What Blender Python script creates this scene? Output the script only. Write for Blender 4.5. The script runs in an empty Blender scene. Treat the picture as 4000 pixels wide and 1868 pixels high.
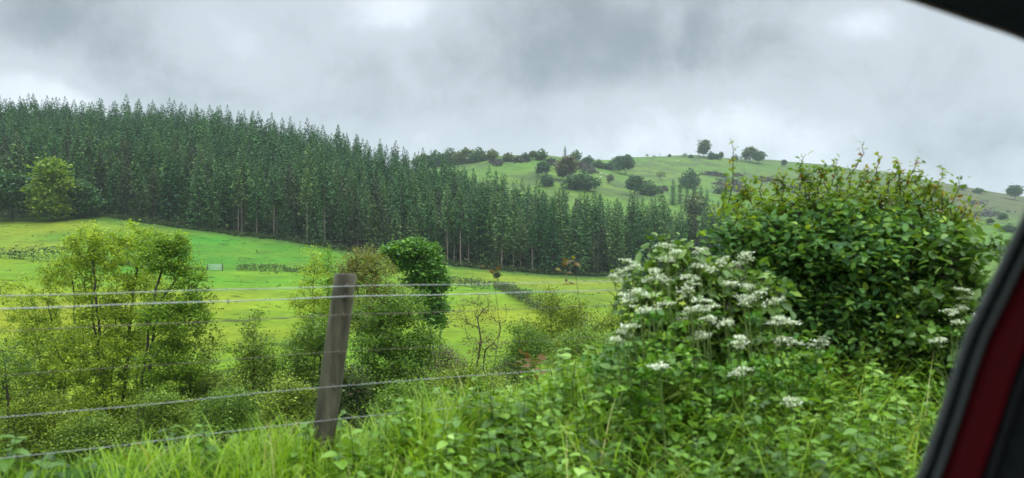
import bpy, math, random
import numpy as np
from mathutils import Vector
R = math.radians
rng = np.random.default_rng(11)
random.seed(5)
sc = bpy.context.scene
COL = sc.collection

# ------------------------------------------------------------------ camera
# camera stands in the car at the origin, eye height 0, looking along +Y
HOR = 255.0
FPX = 768.0
cam = bpy.data.cameras.new("camera")
cam.sensor_width = 36.0
cam.lens = 27.0
cam.shift_y = (HOR - 239.0) / 1024.0
cam.clip_start = 0.02
cam.clip_end = 12000
cam.dof.use_dof = True
cam.dof.focus_distance = 120.0
cam.dof.aperture_fstop = 27.0 / 9.5
co = bpy.data.objects.new("camera", cam)
co.location = (0, 0, 0)
co.rotation_euler = (R(90), 0, 0)
COL.objects.link(co)
sc.camera = co

# ------------------------------------------------------------------ world
SUN_EL, SUN_AZ = R(52), R(150)
w = bpy.data.worlds.new("World")
sc.world = w
w.use_nodes = True
nt = w.node_tree
nt.nodes.clear()
N = nt.nodes.new
L = nt.links.new


def wm(op, a, b=None, c=None, clamp=False):
    n = N('ShaderNodeMath'); n.operation = op; n.use_clamp = clamp
    for i, v in enumerate((a, b, c)):
        if v is None: continue
        if isinstance(v, (int, float)): n.inputs[i].default_value = v
        else: L(v, n.inputs[i])
    return n.outputs[0]


out = N('ShaderNodeOutputWorld')
sky = N('ShaderNodeTexSky'); sky.sky_type = 'NISHITA'; sky.sun_disc = False
sky.sun_elevation = SUN_EL; sky.sun_rotation = SUN_AZ
sky.dust_density = 2.0
bg1 = N('ShaderNodeBackground'); bg1.inputs['Strength'].default_value = 0.08
L(sky.outputs[0], bg1.inputs['Color'])
tc = N('ShaderNodeTexCoord')
sep = N('ShaderNodeSeparateXYZ'); L(tc.outputs['Generated'], sep.inputs[0])
# cloud sheet: project the direction on a plane overhead
zc = wm('MAXIMUM', wm('ADD', sep.outputs['Z'], 0.22), 0.03)
u = wm('DIVIDE', sep.outputs['X'], zc); v = wm('DIVIDE', sep.outputs['Y'], zc)
cmb = N('ShaderNodeCombineXYZ'); L(u, cmb.inputs[0]); L(v, cmb.inputs[1]); cmb.inputs[2].default_value = 3.1


def noise(vec, scale, detail=5, rough=0.5, dist=0.0, off=(0, 0, 0)):
    m = N('ShaderNodeMapping'); L(vec, m.inputs[0]); m.inputs['Location'].default_value = off
    n = N('ShaderNodeTexNoise'); L(m.outputs[0], n.inputs['Vector'])
    n.inputs['Scale'].default_value = scale; n.inputs['Detail'].default_value = detail
    n.inputs['Roughness'].default_value = rough; n.inputs['Distortion'].default_value = dist
    return n.outputs['Fac']


n1 = noise(cmb.outputs[0], 1.1, 8, 0.55, 0.5, (1.3, 0.4, 0))
# ragged cloud bases seen low over the hills: billows as tall as they are wide
n2 = noise(tc.outputs['Generated'], 5.5, 8, 0.58, 0.7, (5.0, 2.0, 0.3))
n3 = noise(tc.outputs['Generated'], 15.0, 7, 0.6, 0.3, (1.0, 7.0, 2.3))
dens = wm('ADD', wm('ADD', wm('MULTIPLY', n1, 0.32), wm('MULTIPLY', n2, 0.46)), wm('MULTIPLY', n3, 0.22))


def lobe(px, py, rad, amp):
    d = Vector(((px - 512) / FPX, 1, (HOR - py) / FPX)).normalized()
    vn = N('ShaderNodeVectorMath'); vn.operation = 'SUBTRACT'
    L(tc.outputs['Generated'], vn.inputs[0]); vn.inputs[1].default_value = d
    ml = N('ShaderNodeVectorMath'); ml.operation = 'MULTIPLY'
    L(vn.outputs[0], ml.inputs[0]); ml.inputs[1].default_value = (0.75, 1, 1.35)
    ln = N('ShaderNodeVectorMath'); ln.operation = 'LENGTH'; L(ml.outputs[0], ln.inputs[0])
    q = wm('DIVIDE', ln.outputs['Value'], rad / FPX)
    e = wm('EXPONENT', wm('MULTIPLY', wm('MULTIPLY', q, q), -1.0))
    return wm('MULTIPLY', e, amp)


# real cloud structure: thick dark masses (+) and thin bright breaks (-)
tot = wm('ADD', dens, 0.02)
for a in ((50, 40, 90, .17), (150, 95, 60, .10), (480, 95, 80, .05), (560, 30, 90, .09), (780, 40, 70, .17), (300, 0, 60, .03),
          (590, 70, 60, .08), (60, 118, 45, -.10), (10, 85, 45, -.13), (90, 100, 40, -.12), (395, 10, 45, -.16), (200, 40, 60, -.05),
          (260, 55, 40, -.05), (420, 140, 30, -.07), (300, 95, 60, .03),
          (850, 25, 35, -.18), (740, 105, 60, -.10), (640, 150, 90, -.04), (500, 150, 60, -.02), (330, 120, 60, .04), (980, 130, 70, .06), (900, 110, 60, .02)):
    tot = wm('ADD', tot, lobe(a[0], a[1], a[2], a[3] * 1.45))
rp = N('ShaderNodeValToRGB'); L(tot, rp.inputs[0])
rp.color_ramp.interpolation = 'EASE'
e = rp.color_ramp.elements
e[0].position = 0.33; e[0].color = (0.80, 0.87, 0.95, 1)
e[1].position = 0.84; e[1].color = (0.27, 0.315, 0.355, 1)
m = e.new(0.52); m.color = (0.56, 0.62, 0.68, 1)
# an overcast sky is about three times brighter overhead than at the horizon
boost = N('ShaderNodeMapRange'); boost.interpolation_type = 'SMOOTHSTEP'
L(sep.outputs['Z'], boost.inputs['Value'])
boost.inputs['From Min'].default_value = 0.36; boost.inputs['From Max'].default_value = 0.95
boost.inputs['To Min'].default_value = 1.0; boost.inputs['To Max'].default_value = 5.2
low = N('ShaderNodeMapRange'); low.interpolation_type = 'SMOOTHSTEP'
L(sep.outputs['Z'], low.inputs['Value'])
low.inputs['From Min'].default_value = -0.3; low.inputs['From Max'].default_value = 0.0
low.inputs['To Min'].default_value = 0.12; low.inputs['To Max'].default_value = 1.0
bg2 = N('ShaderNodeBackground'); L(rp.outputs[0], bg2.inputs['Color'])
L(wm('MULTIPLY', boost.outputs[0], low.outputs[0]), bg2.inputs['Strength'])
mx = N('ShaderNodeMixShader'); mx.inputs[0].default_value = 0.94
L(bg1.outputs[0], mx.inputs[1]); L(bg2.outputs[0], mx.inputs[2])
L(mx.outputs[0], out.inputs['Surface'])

sun = bpy.data.lights.new("sun", 'SUN'); sun.energy = 1.5; sun.angle = R(25); sun.color = (1, 0.97, 0.92)
so = bpy.data.objects.new("sun", sun)
sd = Vector((math.sin(SUN_AZ) * math.cos(SUN_EL), math.cos(SUN_AZ) * math.cos(SUN_EL), math.sin(SUN_EL)))
so.rotation_euler = (-sd).to_track_quat('-Z', 'Y').to_euler()
so.location = (0, 0, 60)
COL.objects.link(so)

sc.view_settings.view_transform = 'Standard'
sc.view_settings.look = 'None'
sc.view_settings.exposure = 0.18
sc.view_settings.gamma = 1.0
sc.render.use_motion_blur = False
cy = sc.cycles
cy.max_bounces = 7; cy.diffuse_bounces = 3; cy.glossy_bounces = 2; cy.transmission_bounces = 4
cy.volume_bounces = 1; cy.transparent_max_bounces = 6
cy.use_denoising = True
try: cy.denoiser = 'OPENIMAGEDENOISE'
except Exception: pass
cy.use_adaptive_sampling = True; cy.adaptive_threshold = 0.02
cy.caustics_reflective = False; cy.caustics_refractive = False

# ------------------------------------------------------------------ helpers
def mat_base(name):
    m = bpy.data.materials.new(name); m.use_nodes = True
    m.node_tree.nodes.clear()
    return m, m.node_tree


def leaf_mat(name, cols, trans=0.4, rough=0.5, spec=0.35, objvar=0.15, tcol=None):
    """cols: list of (pos, rgb) over the per-leaf tint"""
    m, t = mat_base(name)
    n = t.nodes.new; l = t.links.new
    o = n('ShaderNodeOutputMaterial')
    at = n('ShaderNodeAttribute'); at.attribute_name = 'tint'
    r = n('ShaderNodeValToRGB'); l(at.outputs['Fac'], r.inputs[0])
    els = r.color_ramp.elements
    els[0].position = cols[0][0]; els[0].color = (*cols[0][1], 1)
    els[1].position = cols[-1][0]; els[1].color = (*cols[-1][1], 1)
    for p, c in cols[1:-1]:
        k = els.new(p); k.color = (*c, 1)
    oi = n('ShaderNodeObjectInfo')
    hs = n('ShaderNodeHueSaturation'); l(r.outputs[0], hs.inputs['Color'])
    mr = n('ShaderNodeMapRange'); l(oi.outputs['Random'], mr.inputs['Value'])
    mr.inputs['To Min'].default_value = 1 - objvar; mr.inputs['To Max'].default_value = 1 + objvar
    l(mr.outputs[0], hs.inputs['Value'])
    mh = n('ShaderNodeMapRange'); l(oi.outputs['Random'], mh.inputs['Value'])
    mh.inputs['To Min'].default_value = 0.5 + objvar * .12; mh.inputs['To Max'].default_value = 0.5 - objvar * .12
    l(mh.outputs[0], hs.inputs['Hue'])
    p = n('ShaderNodeBsdfPrincipled'); l(hs.outputs[0], p.inputs['Base Color'])
    p.inputs['Roughness'].default_value = rough; p.inputs['Specular IOR Level'].default_value = spec
    tr = n('ShaderNodeBsdfTranslucent')
    g = n('ShaderNodeMix'); g.data_type = 'RGBA'; g.blend_type = 'MULTIPLY'; g.inputs[0].default_value = 1
    l(hs.outputs[0], g.inputs[6]); g.inputs[7].default_value = (*(tcol or (1.25, 1.2, 0.5)), 1)
    l(g.outputs[2], tr.inputs['Color'])
    mx = n('ShaderNodeMixShader'); mx.inputs[0].default_value = trans
    l(p.outputs[0], mx.inputs[1]); l(tr.outputs[0], mx.inputs[2]); l(mx.outputs[0], o.inputs[0])
    return m


def noise_mat(name, c1, c2, scale=5.0, rough=0.8, bump=0.3, stretch=(1, 1, 1), metal=0.0, spec=0.3, coord='Object', c3=None):
    m, t = mat_base(name)
    n = t.nodes.new; l = t.links.new
    o = n('ShaderNodeOutputMaterial'); p = n('ShaderNodeBsdfPrincipled'); l(p.outputs[0], o.inputs[0])
    tcn = n('ShaderNodeTexCoord'); mp = n('ShaderNodeMapping'); mp.inputs['Scale'].default_value = stretch
    l(tcn.outputs[coord], mp.inputs[0])
    nn = n('ShaderNodeTexNoise'); nn.inputs['Scale'].default_value = scale; nn.inputs['Detail'].default_value = 6
    nn.inputs['Roughness'].default_value = 0.6
    l(mp.outputs[0], nn.inputs['Vector'])
    r = n('ShaderNodeValToRGB'); l(nn.outputs['Fac'], r.inputs[0])
    r.color_ramp.elements[0].position = 0.35; r.color_ramp.elements[0].color = (*c1, 1)
    r.color_ramp.elements[1].position = 0.68; r.color_ramp.elements[1].color = (*c2, 1)
    if c3:
        k = r.color_ramp.elements.new(0.5); k.color = (*c3, 1)
    l(r.outputs[0], p.inputs['Base Color'])
    p.inputs['Roughness'].default_value = rough; p.inputs['Metallic'].default_value = metal
    p.inputs['Specular IOR Level'].default_value = spec
    if bump:
        b = n('ShaderNodeBump'); b.inputs['Strength'].default_value = bump; b.inputs['Distance'].default_value = 0.02
        l(nn.outputs['Fac'], b.inputs['Height']); l(b.outputs[0], p.inputs['Normal'])
    return m


class MB:
    """collects vertex / face arrays of constant-size polygons into one mesh"""
    def __init__(self):
        self.v = []; self.f = []; self.t = []; self.nv = 0; self.mi = []

    def add(self, V, F, tint=None, mi=0):
        V = np.asarray(V, np.float32).reshape(-1, 3)
        F = np.asarray(F, np.int64)
        self.v.append(V); self.f.append(F + self.nv)
        self.t.append(np.full(len(V), 0.5, np.float32) if tint is None else np.broadcast_to(np.asarray(tint, np.float32), (len(V),)).copy())
        self.mi.append(np.full(len(F), mi, np.int32))
        self.nv += len(V)

    def mesh(self, name, mats, smooth=False):
        me = bpy.data.meshes.new(name)
        V = np.concatenate(self.v)
        me.vertices.add(len(V)); me.vertices.foreach_set('co', V.ravel())
        tot = sum(f.size for f in self.f)
        me.loops.add(tot)
        me.loops.foreach_set('vertex_index', np.concatenate([f.ravel() for f in self.f]).astype(np.int32))
        sizes = np.concatenate([np.full(len(f), f.shape[1], np.int32) for f in self.f])
        starts = np.concatenate([[0], np.cumsum(sizes)[:-1]]).astype(np.int32)
        me.polygons.add(len(sizes))
        me.polygons.foreach_set('loop_start', starts)
        me.polygons.foreach_set('loop_total', sizes)
        me.polygons.foreach_set('material_index', np.concatenate(self.mi))
        if smooth: me.polygons.foreach_set('use_smooth', np.ones(len(sizes), bool))
        me.update(calc_edges=True)
        a = me.attributes.new('tint', 'FLOAT', 'POINT'); a.data.foreach_set('value', np.concatenate(self.t))
        for m_ in (mats if isinstance(mats, (list, tuple)) else [mats]): me.materials.append(m_)
        return me


def norm(a):
    return a / np.maximum(np.linalg.norm(a, axis=-1, keepdims=True), 1e-9)


def frames(d, up):
    """rotation matrices: y axis along d, z axis near up"""
    d = norm(d); x = norm(np.cross(d, up)); z = np.cross(x, d)
    return np.stack([x, d, z], axis=-1)


def scatter(mb, tv, tf, pos, rot, scale, tint, mi=0):
    n = len(pos)
    if n == 0: return
    tv = np.asarray(tv, np.float32); tf = np.asarray(tf)
    sc_ = np.asarray(scale, np.float32)
    if sc_.ndim == 0: sc_ = np.full(n, sc_)
    if sc_.ndim == 1: sc_ = np.repeat(sc_[:, None], 3, 1)
    V = np.einsum('nij,nkj->nki', rot, tv[None] * sc_[:, None, :]) + pos[:, None, :]
    F = tf[None] + (np.arange(n) * len(tv))[:, None, None]
    mb.add(V.reshape(-1, 3), F.reshape(-1, tf.shape[1]), np.repeat(tint, len(tv)), mi)


def tubes(mb, A, B, ra, rb, sides=5, tint=0.5, mi=0):
    A = np.asarray(A, float).reshape(-1, 3); B = np.asarray(B, float).reshape(-1, 3)
    n = len(A)
    if n == 0: return
    ra = np.broadcast_to(ra, (n,)); rb = np.broadcast_to(rb, (n,))
    d = norm(B - A)
    up = np.where(np.abs(d[:, 2:3]) > 0.9, np.array([[1., 0, 0]]), np.array([[0, 0, 1.]]))
    x = norm(np.cross(d, up)); z = np.cross(x, d)
    an = np.arange(sides) * 2 * np.pi / sides
    ring = np.cos(an)[None, :, None] * x[:, None] + np.sin(an)[None, :, None] * z[:, None]
    V = np.concatenate([A[:, None] + ring * ra[:, None, None], B[:, None] + ring * rb[:, None, None]], 1)
    i = np.arange(sides); j = (i + 1) % sides
    f = np.stack([i, j, j + sides, i + sides], 1)
    F = f[None] + (np.arange(n) * 2 * sides)[:, None, None]
    mb.add(V.reshape(-1, 3), F.reshape(-1, 4), tint, mi)


def polytube(mb, pts, radii, sides=8, cap=True, tint=0.5, mi=0):
    """one continuous swept tube through pts"""
    P = np.asarray(pts, float); n = len(P)
    rad = np.broadcast_to(radii, (n,))
    T = norm(np.gradient(P, axis=0))
    ref = np.array([0, 0, 1.]) if abs(T[0, 2]) < 0.9 else np.array([1., 0, 0])
    x = norm(np.cross(T, ref)); z = np.cross(x, T)
    an = np.arange(sides) * 2 * np.pi / sides
    V = P[:, None] + (np.cos(an)[None, :, None] * x[:, None] + np.sin(an)[None, :, None] * z[:, None]) * rad[:, None, None]
    i = np.arange(sides); j = (i + 1) % sides
    F = np.concatenate([np.stack([i + k * sides, j + k * sides, j + (k + 1) * sides, i + (k + 1) * sides], 1) for k in range(n - 1)])
    mb.add(V.reshape(-1, 3), F, tint, mi)
    if cap:
        mb.add(np.concatenate([V[0], P[:1]]), np.array([[b, a, sides] for a, b in zip(i, j)]), tint, mi)
        mb.add(np.concatenate([V[-1], P[-1:]]), np.array([[a, b, sides] for a, b in zip(i, j)]), tint, mi)


def box(mb, c, s, rot=None, tint=0.5, mi=0):
    v = np.array([[x, y, z] for x in (-.5, .5) for y in (-.5, .5) for z in (-.5, .5)]) * np.array(s)
    if rot is not None: v = v @ np.array(rot).T
    f = np.array([[0, 1, 3, 2], [4, 6, 7, 5], [0, 4, 5, 1], [2, 3, 7, 6], [0, 2, 6, 4], [1, 5, 7, 3]])
    mb.add(v + np.array(c), f, tint, mi)


def link(name, me, parent=None, loc=(0, 0, 0)):
    o = bpy.data.objects.new(name, me); COL.objects.link(o); o.location = loc
    if parent: o.parent = parent
    return o


def tag(o, label=None, cat=None, group=None, kind=None):
    if label: o['label'] = label
    if cat: o['category'] = cat
    if group: o['group'] = group
    if kind: o['kind'] = kind
    return o


def empty(name, loc, label, cat, group=None):
    o = bpy.data.objects.new(name, None); COL.objects.link(o); o.location = loc
    o.empty_display_size = 0.2
    return tag(o, label, cat, group)


def copy_tree(o, parent=None):
    c = o.copy(); COL.objects.link(c)
    if parent: c.parent = parent
    for ch in list(o.children): copy_tree(ch, c)
    return c


def smooth(x, a, b):
    t = np.clip((x - a) / (b - a), 0, 1)
    return t * t * (3 - 2 * t)


# value noise for the terrain
_ng = np.random.default_rng(3).random((256, 256))


def vnoise(x, y):
    xi = np.floor(x).astype(int); yi = np.floor(y).astype(int)
    fx = x - xi; fy = y - yi
    fx = fx * fx * (3 - 2 * fx); fy = fy * fy * (3 - 2 * fy)
    a = _ng[xi & 255, yi & 255]; b = _ng[(xi + 1) & 255, yi & 255]
    c = _ng[xi & 255, (yi + 1) & 255]; d = _ng[(xi + 1) & 255, (yi + 1) & 255]
    return (a * (1 - fx) + b * fx) * (1 - fy) + (c * (1 - fx) + d * fx) * fy - 0.5


def fbm(x, y, o=4):
    s = 0
    for k in range(o):
        s = s + vnoise(x * 2 ** k + 17 * k, y * 2 ** k + 5 * k) / 2 ** k
    return s


# ------------------------------------------------------------------ terrain
# knots of the valley's profile: per column (bearing), (distance, bearing height) at ten rings
PXC = [-1600, -500, -150, 0, 100, 200, 300, 400, 450, 500, 550, 600, 650, 700, 800, 900, 1024, 1200, 1600, 2600]
#          near     stream   meadow   hedge     forest edge   forest back  mid hill    fore crest   crest       beyond
ROWS = {
 -1600: [(10, 969), (45, 395), (80, 300), (130, 240), (200, 200), (350, 141), (450, 136), (600, 150), (850, 160), (1300, 220)],
 -500: [(10, 969), (45, 395), (80, 300), (130, 245), (200, 205), (350, 138), (450, 134), (600, 150), (850, 170), (1300, 220)],
 -150: [(10, 969), (45, 395), (80, 303), (130, 252), (200, 212), (350, 140), (450, 142), (600, 158), (850, 180), (1300, 225)],
 0:    [(10, 969), (45, 395), (80, 305), (130, 258), (200, 217), (350, 138), (450, 150), (600, 168), (850, 185), (1300, 225)],
 100:  [(10, 969), (45, 395), (80, 310), (130, 264), (200, 215), (335, 145), (450, 160), (600, 175), (850, 185), (1300, 225)],
 200:  [(10, 969), (45, 395), (80, 315), (130, 271), (200, 229), (330, 149), (450, 165), (600, 178), (850, 185), (1300, 225)],
 300:  [(10, 969), (45, 395), (80, 318), (132, 272), (198, 242), (325, 166), (450, 180), (600, 182), (850, 185), (1300, 225)],
 400:  [(10, 969), (45, 395), (80, 320), (136, 277), (198, 258), (300, 196), (450, 188), (600, 172), (850, 180), (1300, 225)],
 450:  [(10, 969), (45, 395), (80, 322), (140, 282), (198, 264), (295, 208), (450, 188), (590, 164), (850, 172), (1300, 225)],
 500:  [(10, 969), (45, 395), (80, 325), (130, 288), (200, 269), (290, 226), (450, 190), (560, 158.5), (850, 170), (1300, 225)],
 550:  [(10, 969), (45, 395), (80, 328), (100, 306), (200, 273), (280, 240), (430, 195), (560, 158), (850, 168), (1300, 225)],
 600:  [(10, 969), (45, 395), (80, 330), (100, 310), (205, 274), (265, 252), (420, 200), (590, 172), (850, 165), (1300, 225)],
 650:  [(10, 969), (45, 395), (80, 330), (120, 304), (208, 275), (260, 262), (420, 205), (600, 180), (850, 157.5), (1300, 225)],
 700:  [(10, 969), (45, 395), (80, 330), (130, 302), (210, 275), (262, 266), (420, 210), (600, 184), (850, 156.5), (1300, 225)],
 800:  [(10, 969), (45, 395), (80, 332), (135, 302), (210, 283), (265, 268), (420, 222), (600, 192), (850, 163), (1300, 225)],
 900:  [(10, 969), (45, 395), (80, 335), (140, 302), (210, 284), (275, 262), (420, 232), (600, 205), (850, 175), (1300, 228)],
 1024: [(10, 969), (45, 395), (80, 335), (140, 303), (210, 283), (290, 258), (420, 232), (600, 217), (850, 197), (1300, 230)],
 1200: [(10, 969), (45, 395), (80, 335), (140, 303), (210, 283), (290, 262), (420, 240), (600, 228), (850, 215), (1300, 240)],
 1600: [(10, 969), (45, 395), (80, 335), (140, 303), (210, 286), (290, 268), (420, 250), (600, 244), (850, 238), (1300, 246)],
 2600: [(10, 969), (45, 395), (80, 335), (140, 303), (210, 290), (290, 272), (420, 260), (600, 254), (850, 250), (1300, 252)],
}
NK = 10
_th = np.array([math.atan((p - 512) / FPX) for p in PXC])
_KR = np.zeros((len(PXC), NK)); _KZ = np.zeros((len(PXC), NK))
for i_, p_ in enumerate(PXC):
    for k_, (Y_, py_) in enumerate(ROWS[p_]):
        Ye = Y_ * (0.6 if abs(p_ - 512) > 1500 else 1)
        _KR[i_, k_] = Ye / max(math.cos(_th[i_]), 0.5)
        _KZ[i_, k_] = (HOR - py_) / FPX * Y_
back = (_KR[0] + _KR[-1]) / 2, (_KZ[0] + _KZ[-1]) / 2
tt = np.concatenate([[-math.pi], _th, [math.pi]])
KR = np.vstack([back[0], _KR, back[0]]); KZ = np.vstack([back[1], _KZ, back[1]])
DT = np.linspace(-math.pi, math.pi, 6001)


def sm_interp(y):
    v = np.interp(DT, tt, y)
    k = np.exp(-0.5 * (np.arange(-30, 31) / 11.0) ** 2); k /= k.sum()
    return np.convolve(np.concatenate([v[-31:-1], v, v[1:31]]), k, 'same')[30:-30]


TR = np.stack([sm_interp(KR[:, k]) for k in range(NK)], 1)
TZ = np.stack([sm_interp(KZ[:, k]) for k in range(NK)], 1)
FSL = 0.546
FC = 1 / math.sqrt(1 + FSL * FSL)


def s_of(X, Y):
    return ((Y - 3.6) - FSL * (X + 0.78)) * FC


def terrain(X, Y):
    X = np.atleast_1d(np.asarray(X, float)); Y = np.atleast_1d(np.asarray(Y, float))
    sh = X.shape; X = X.ravel(); Y = Y.ravel()
    th = np.arctan2(X, Y); r = np.hypot(X, Y)
    fi = (th + math.pi) / (2 * math.pi) * 6000
    i0 = np.clip(fi.astype(int), 0, 5999); ft = (fi - i0)[:, None]
    kr = TR[i0] * (1 - ft) + TR[i0 + 1] * ft
    kz = TZ[i0] * (1 - ft) + TZ[i0 + 1] * ft
    idx = np.clip((r[:, None] > kr).sum(1) - 1, 0, NK - 2)
    ar = np.arange(len(r))
    r0 = kr[ar, idx]; r1 = kr[ar, idx + 1]; z0 = kz[ar, idx]; z1 = kz[ar, idx + 1]
    t = np.clip((r - r0) / (r1 - r0), 0, 1)
    sl = np.diff(kz, axis=1) / np.diff(kr, axis=1)
    ms = np.zeros_like(kz)
    ms[:, 1:-1] = 0.5 * (sl[:, 1:] + sl[:, :-1])
    m0 = ms[ar, idx] * (r1 - r0); m1 = ms[ar, idx + 1] * (r1 - r0)
    z = (2 * t**3 - 3 * t**2 + 1) * z0 + (t**3 - 2 * t**2 + t) * m0 + (-2 * t**3 + 3 * t**2) * z1 + (t**3 - t**2) * m1
    U = idx + t
    far = smooth(r, 40, 200)
    z = z + fbm(X / 38., Y / 38., 3) * (0.25 + 1.6 * far) * (1 - 0.6 * smooth(U, 3.6, 4.1) * (1 - smooth(U, 5, 5.6)))
    z = z + fbm(X / 3., Y / 3., 2) * 0.10 * (r < 300)
    s = s_of(X, Y)
    zn = np.interp(s, [-60, -1.95, -1.9, -1.5, -0.3, 0.0, 0.9, 2.2, 8, 60], [-1.38, -1.38, -1.30, -1.24, -1.0, -.93, -.95, -1.55, -5.4, -38])
    zl = np.interp(s, [-60, -1.95, -1.9, -1.5, -0.3, 0.0, 0.35, 1.0, 2.2, 8, 60], [-1.38, -1.38, -1.30, -1.22, -1.02, -.96, -1.1, -1.75, -3.0, -7.5, -40])
    wl = smooth(X, -.5, 1.0)
    zn = zl * (1 - wl) + zn * wl + np.where(s > -1.9, .12, 0) * (1 - smooth(X, -1.9, -.7))
    zn = zn + np.where(s > -1.9, 0.05, 0.0) * fbm(X / .5, Y / .5, 3)
    k = 0.35
    dlt = zn - z
    # the road bank overlays the valley floor; behind the road the hill rises
    z = np.where(dlt > 1.0, zn, np.where(dlt < -1.0, z, z + (dlt + 1) ** 2 / 4))
    return z.reshape(sh), U.reshape(sh)


def gz(x, y):
    return float(terrain(x, y)[0][0])


def PX(px, Y):
    return (px - 512) / FPX * Y


# polar sheet, fine in the photographed sector
th = np.concatenate([np.linspace(-180, -50, 90)[:-1], np.linspace(-50, 50, 760), np.linspace(50, 180, 90)[1:]]) * math.pi / 180
rr = np.concatenate([[0.0], np.linspace(0.6, 12, 60)[:-1], np.geomspace(12, 1500, 420)])
TH, RR = np.meshgrid(th, rr, indexing='ij')
GX = RR * np.sin(TH); GY = RR * np.cos(TH)
GZ, GU = terrain(GX, GY)
# albedo by land use
pxv = 512 + FPX * np.tan(np.clip(TH, -1.2, 1.2))
nzA = fbm(GX / 14, GY / 14, 4); nzB = fbm(GX / 60 + 9, GY / 60, 3)


def C3(*c): return np.array(c)[None, None, :]


meadow = C3(.142, .215, .014) + (nzB[..., None] + nzA[..., None] * .5) * C3(.12, .03, .0)
pasture = C3(.118, .190, .017) + nzB[..., None] * C3(.13, .04, .003) + nzA[..., None] * C3(.05, .02, 0)
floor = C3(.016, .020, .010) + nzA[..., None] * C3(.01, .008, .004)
hill = C3(.085, .155, .026) + nzB[..., None] * C3(.04, .02, .006)
moor = C3(.075, .085, .036) + nzA[..., None] * C3(.05, .02, .02)
verge = C3(.05, .10, .015) + nzA[..., None] * C3(.03, .03, .0)
road = C3(.05, .05, .05) + nzA[..., None] * 0
col = np.broadcast_to(meadow, GX.shape + (3,)).copy()


def mixin(c, wgt):
    global col
    wgt = np.clip(wgt, 0, 1)[..., None]
    col = col * (1 - wgt) + np.broadcast_to(c, col.shape) * wgt


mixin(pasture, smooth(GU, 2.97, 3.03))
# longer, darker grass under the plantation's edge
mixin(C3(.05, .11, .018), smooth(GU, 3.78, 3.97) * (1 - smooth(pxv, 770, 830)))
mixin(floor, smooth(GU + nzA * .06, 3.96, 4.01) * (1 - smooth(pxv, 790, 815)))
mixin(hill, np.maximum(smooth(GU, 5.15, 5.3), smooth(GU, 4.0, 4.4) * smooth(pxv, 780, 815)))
mixin(C3(.072, .105, .034), smooth(pxv, 640, 900) * smooth(GU, 6.0, 7.0) * .8)
mixin(C3(.055, .085, .030), smooth(nzA + nzB * .8, .12, .35) * smooth(GU, 5.6, 6.5) * .8)
mixin(moor, smooth(pxv, 880, 960) * smooth(GU, 6.8, 7.2) * (1 - smooth(GU, 7.75, 7.95)) * .9)
mixin(C3(.13, .08, .05), smooth(pxv, 930, 950) * np.exp(-((GU - 7.83 + (pxv - 980) * .0004) / .025) ** 2) * .9)
S_ = s_of(GX, GY)
mixin(verge, (S_ < 14) * (RR < 45) * 1.0)
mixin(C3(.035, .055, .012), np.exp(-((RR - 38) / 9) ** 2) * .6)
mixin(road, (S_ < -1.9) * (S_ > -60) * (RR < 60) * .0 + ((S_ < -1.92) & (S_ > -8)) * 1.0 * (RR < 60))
nT, nR = GX.shape
ii, jj = np.meshgrid(np.arange(nT - 1), np.arange(nR - 1), indexing='ij')
F = np.stack([ii * nR + jj, ii * nR + jj + 1, (ii + 1) * nR + jj + 1, (ii + 1) * nR + jj], -1).reshape(-1, 4)
mb = MB(); mb.add(np.stack([GX, GY, GZ], -1), F[:, ::-1])
gm, t = mat_base('ground_cover')
n = t.nodes.new; l = t.links.new
o = n('ShaderNodeOutputMaterial'); p = n('ShaderNodeBsdfPrincipled'); l(p.outputs[0], o.inputs[0])
p.inputs['Roughness'].default_value = 0.9; p.inputs['Specular IOR Level'].default_value = 0.08
at = n('ShaderNodeAttribute'); at.attribute_name = 'albedo'
geo = n('ShaderNodeNewGeometry')


def gnoise(s, d=5, r=.6, st=(1, 1, 1)):
    mp = n('ShaderNodeMapping'); mp.inputs['Scale'].default_value = st; l(geo.outputs['Position'], mp.inputs[0])
    q = n('ShaderNodeTexNoise'); q.inputs['Scale'].default_value = s; q.inputs['Detail'].default_value = d; q.inputs['Roughness'].default_value = r
    l(mp.outputs[0], q.inputs['Vector']); return q.outputs['Fac']


def mulcol(c, fac, lo, hi, a, b):
    r_ = n('ShaderNodeMapRange'); l(fac, r_.inputs['Value'])
    r_.inputs['From Min'].default_value = a; r_.inputs['From Max'].default_value = b
    r_.inputs['To Min'].default_value = lo; r_.inputs['To Max'].default_value = hi
    x = n('ShaderNodeVectorMath'); x.operation = 'SCALE'; l(c, x.inputs[0]); l(r_.outputs[0], x.inputs['Scale'])
    return x.outputs[0]


c = mulcol(at.outputs['Color'], gnoise(0.9, 6, .7), 0.78, 1.2, .3, .7)
c = mulcol(c, gnoise(0.12, 5, .6), 0.80, 1.20, .3, .7)
c = mulcol(c, gnoise(0.35, 6, .7, (1, .35, 1)), 0.88, 1.12, .3, .7)
# dark rush / dung tufts, small and sparse, longer across the slope
tf = gnoise(0.55, 2, .4, (.6, 1, 1))
c = mulcol(c, tf, 1.0, 0.45, .62, .72)
l(c, p.inputs['Base Color'])
bp = n('ShaderNodeBump'); bp.inputs['Strength'].default_value = .6; bp.inputs['Distance'].default_value = .25
l(gnoise(1.3, 8, .75), bp.inputs['Height']); l(bp.outputs[0], p.inputs['Normal'])
me = mb.mesh('ground', gm, smooth=True)
ca = me.attributes.new('albedo', 'FLOAT_COLOR', 'POINT')
ca.data.foreach_set('color', np.concatenate([np.clip(col, .004, 1), np.ones(col.shape[:2] + (1,))], -1).astype(np.float32).ravel())
tag(link('ground', me), kind='structure')

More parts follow.
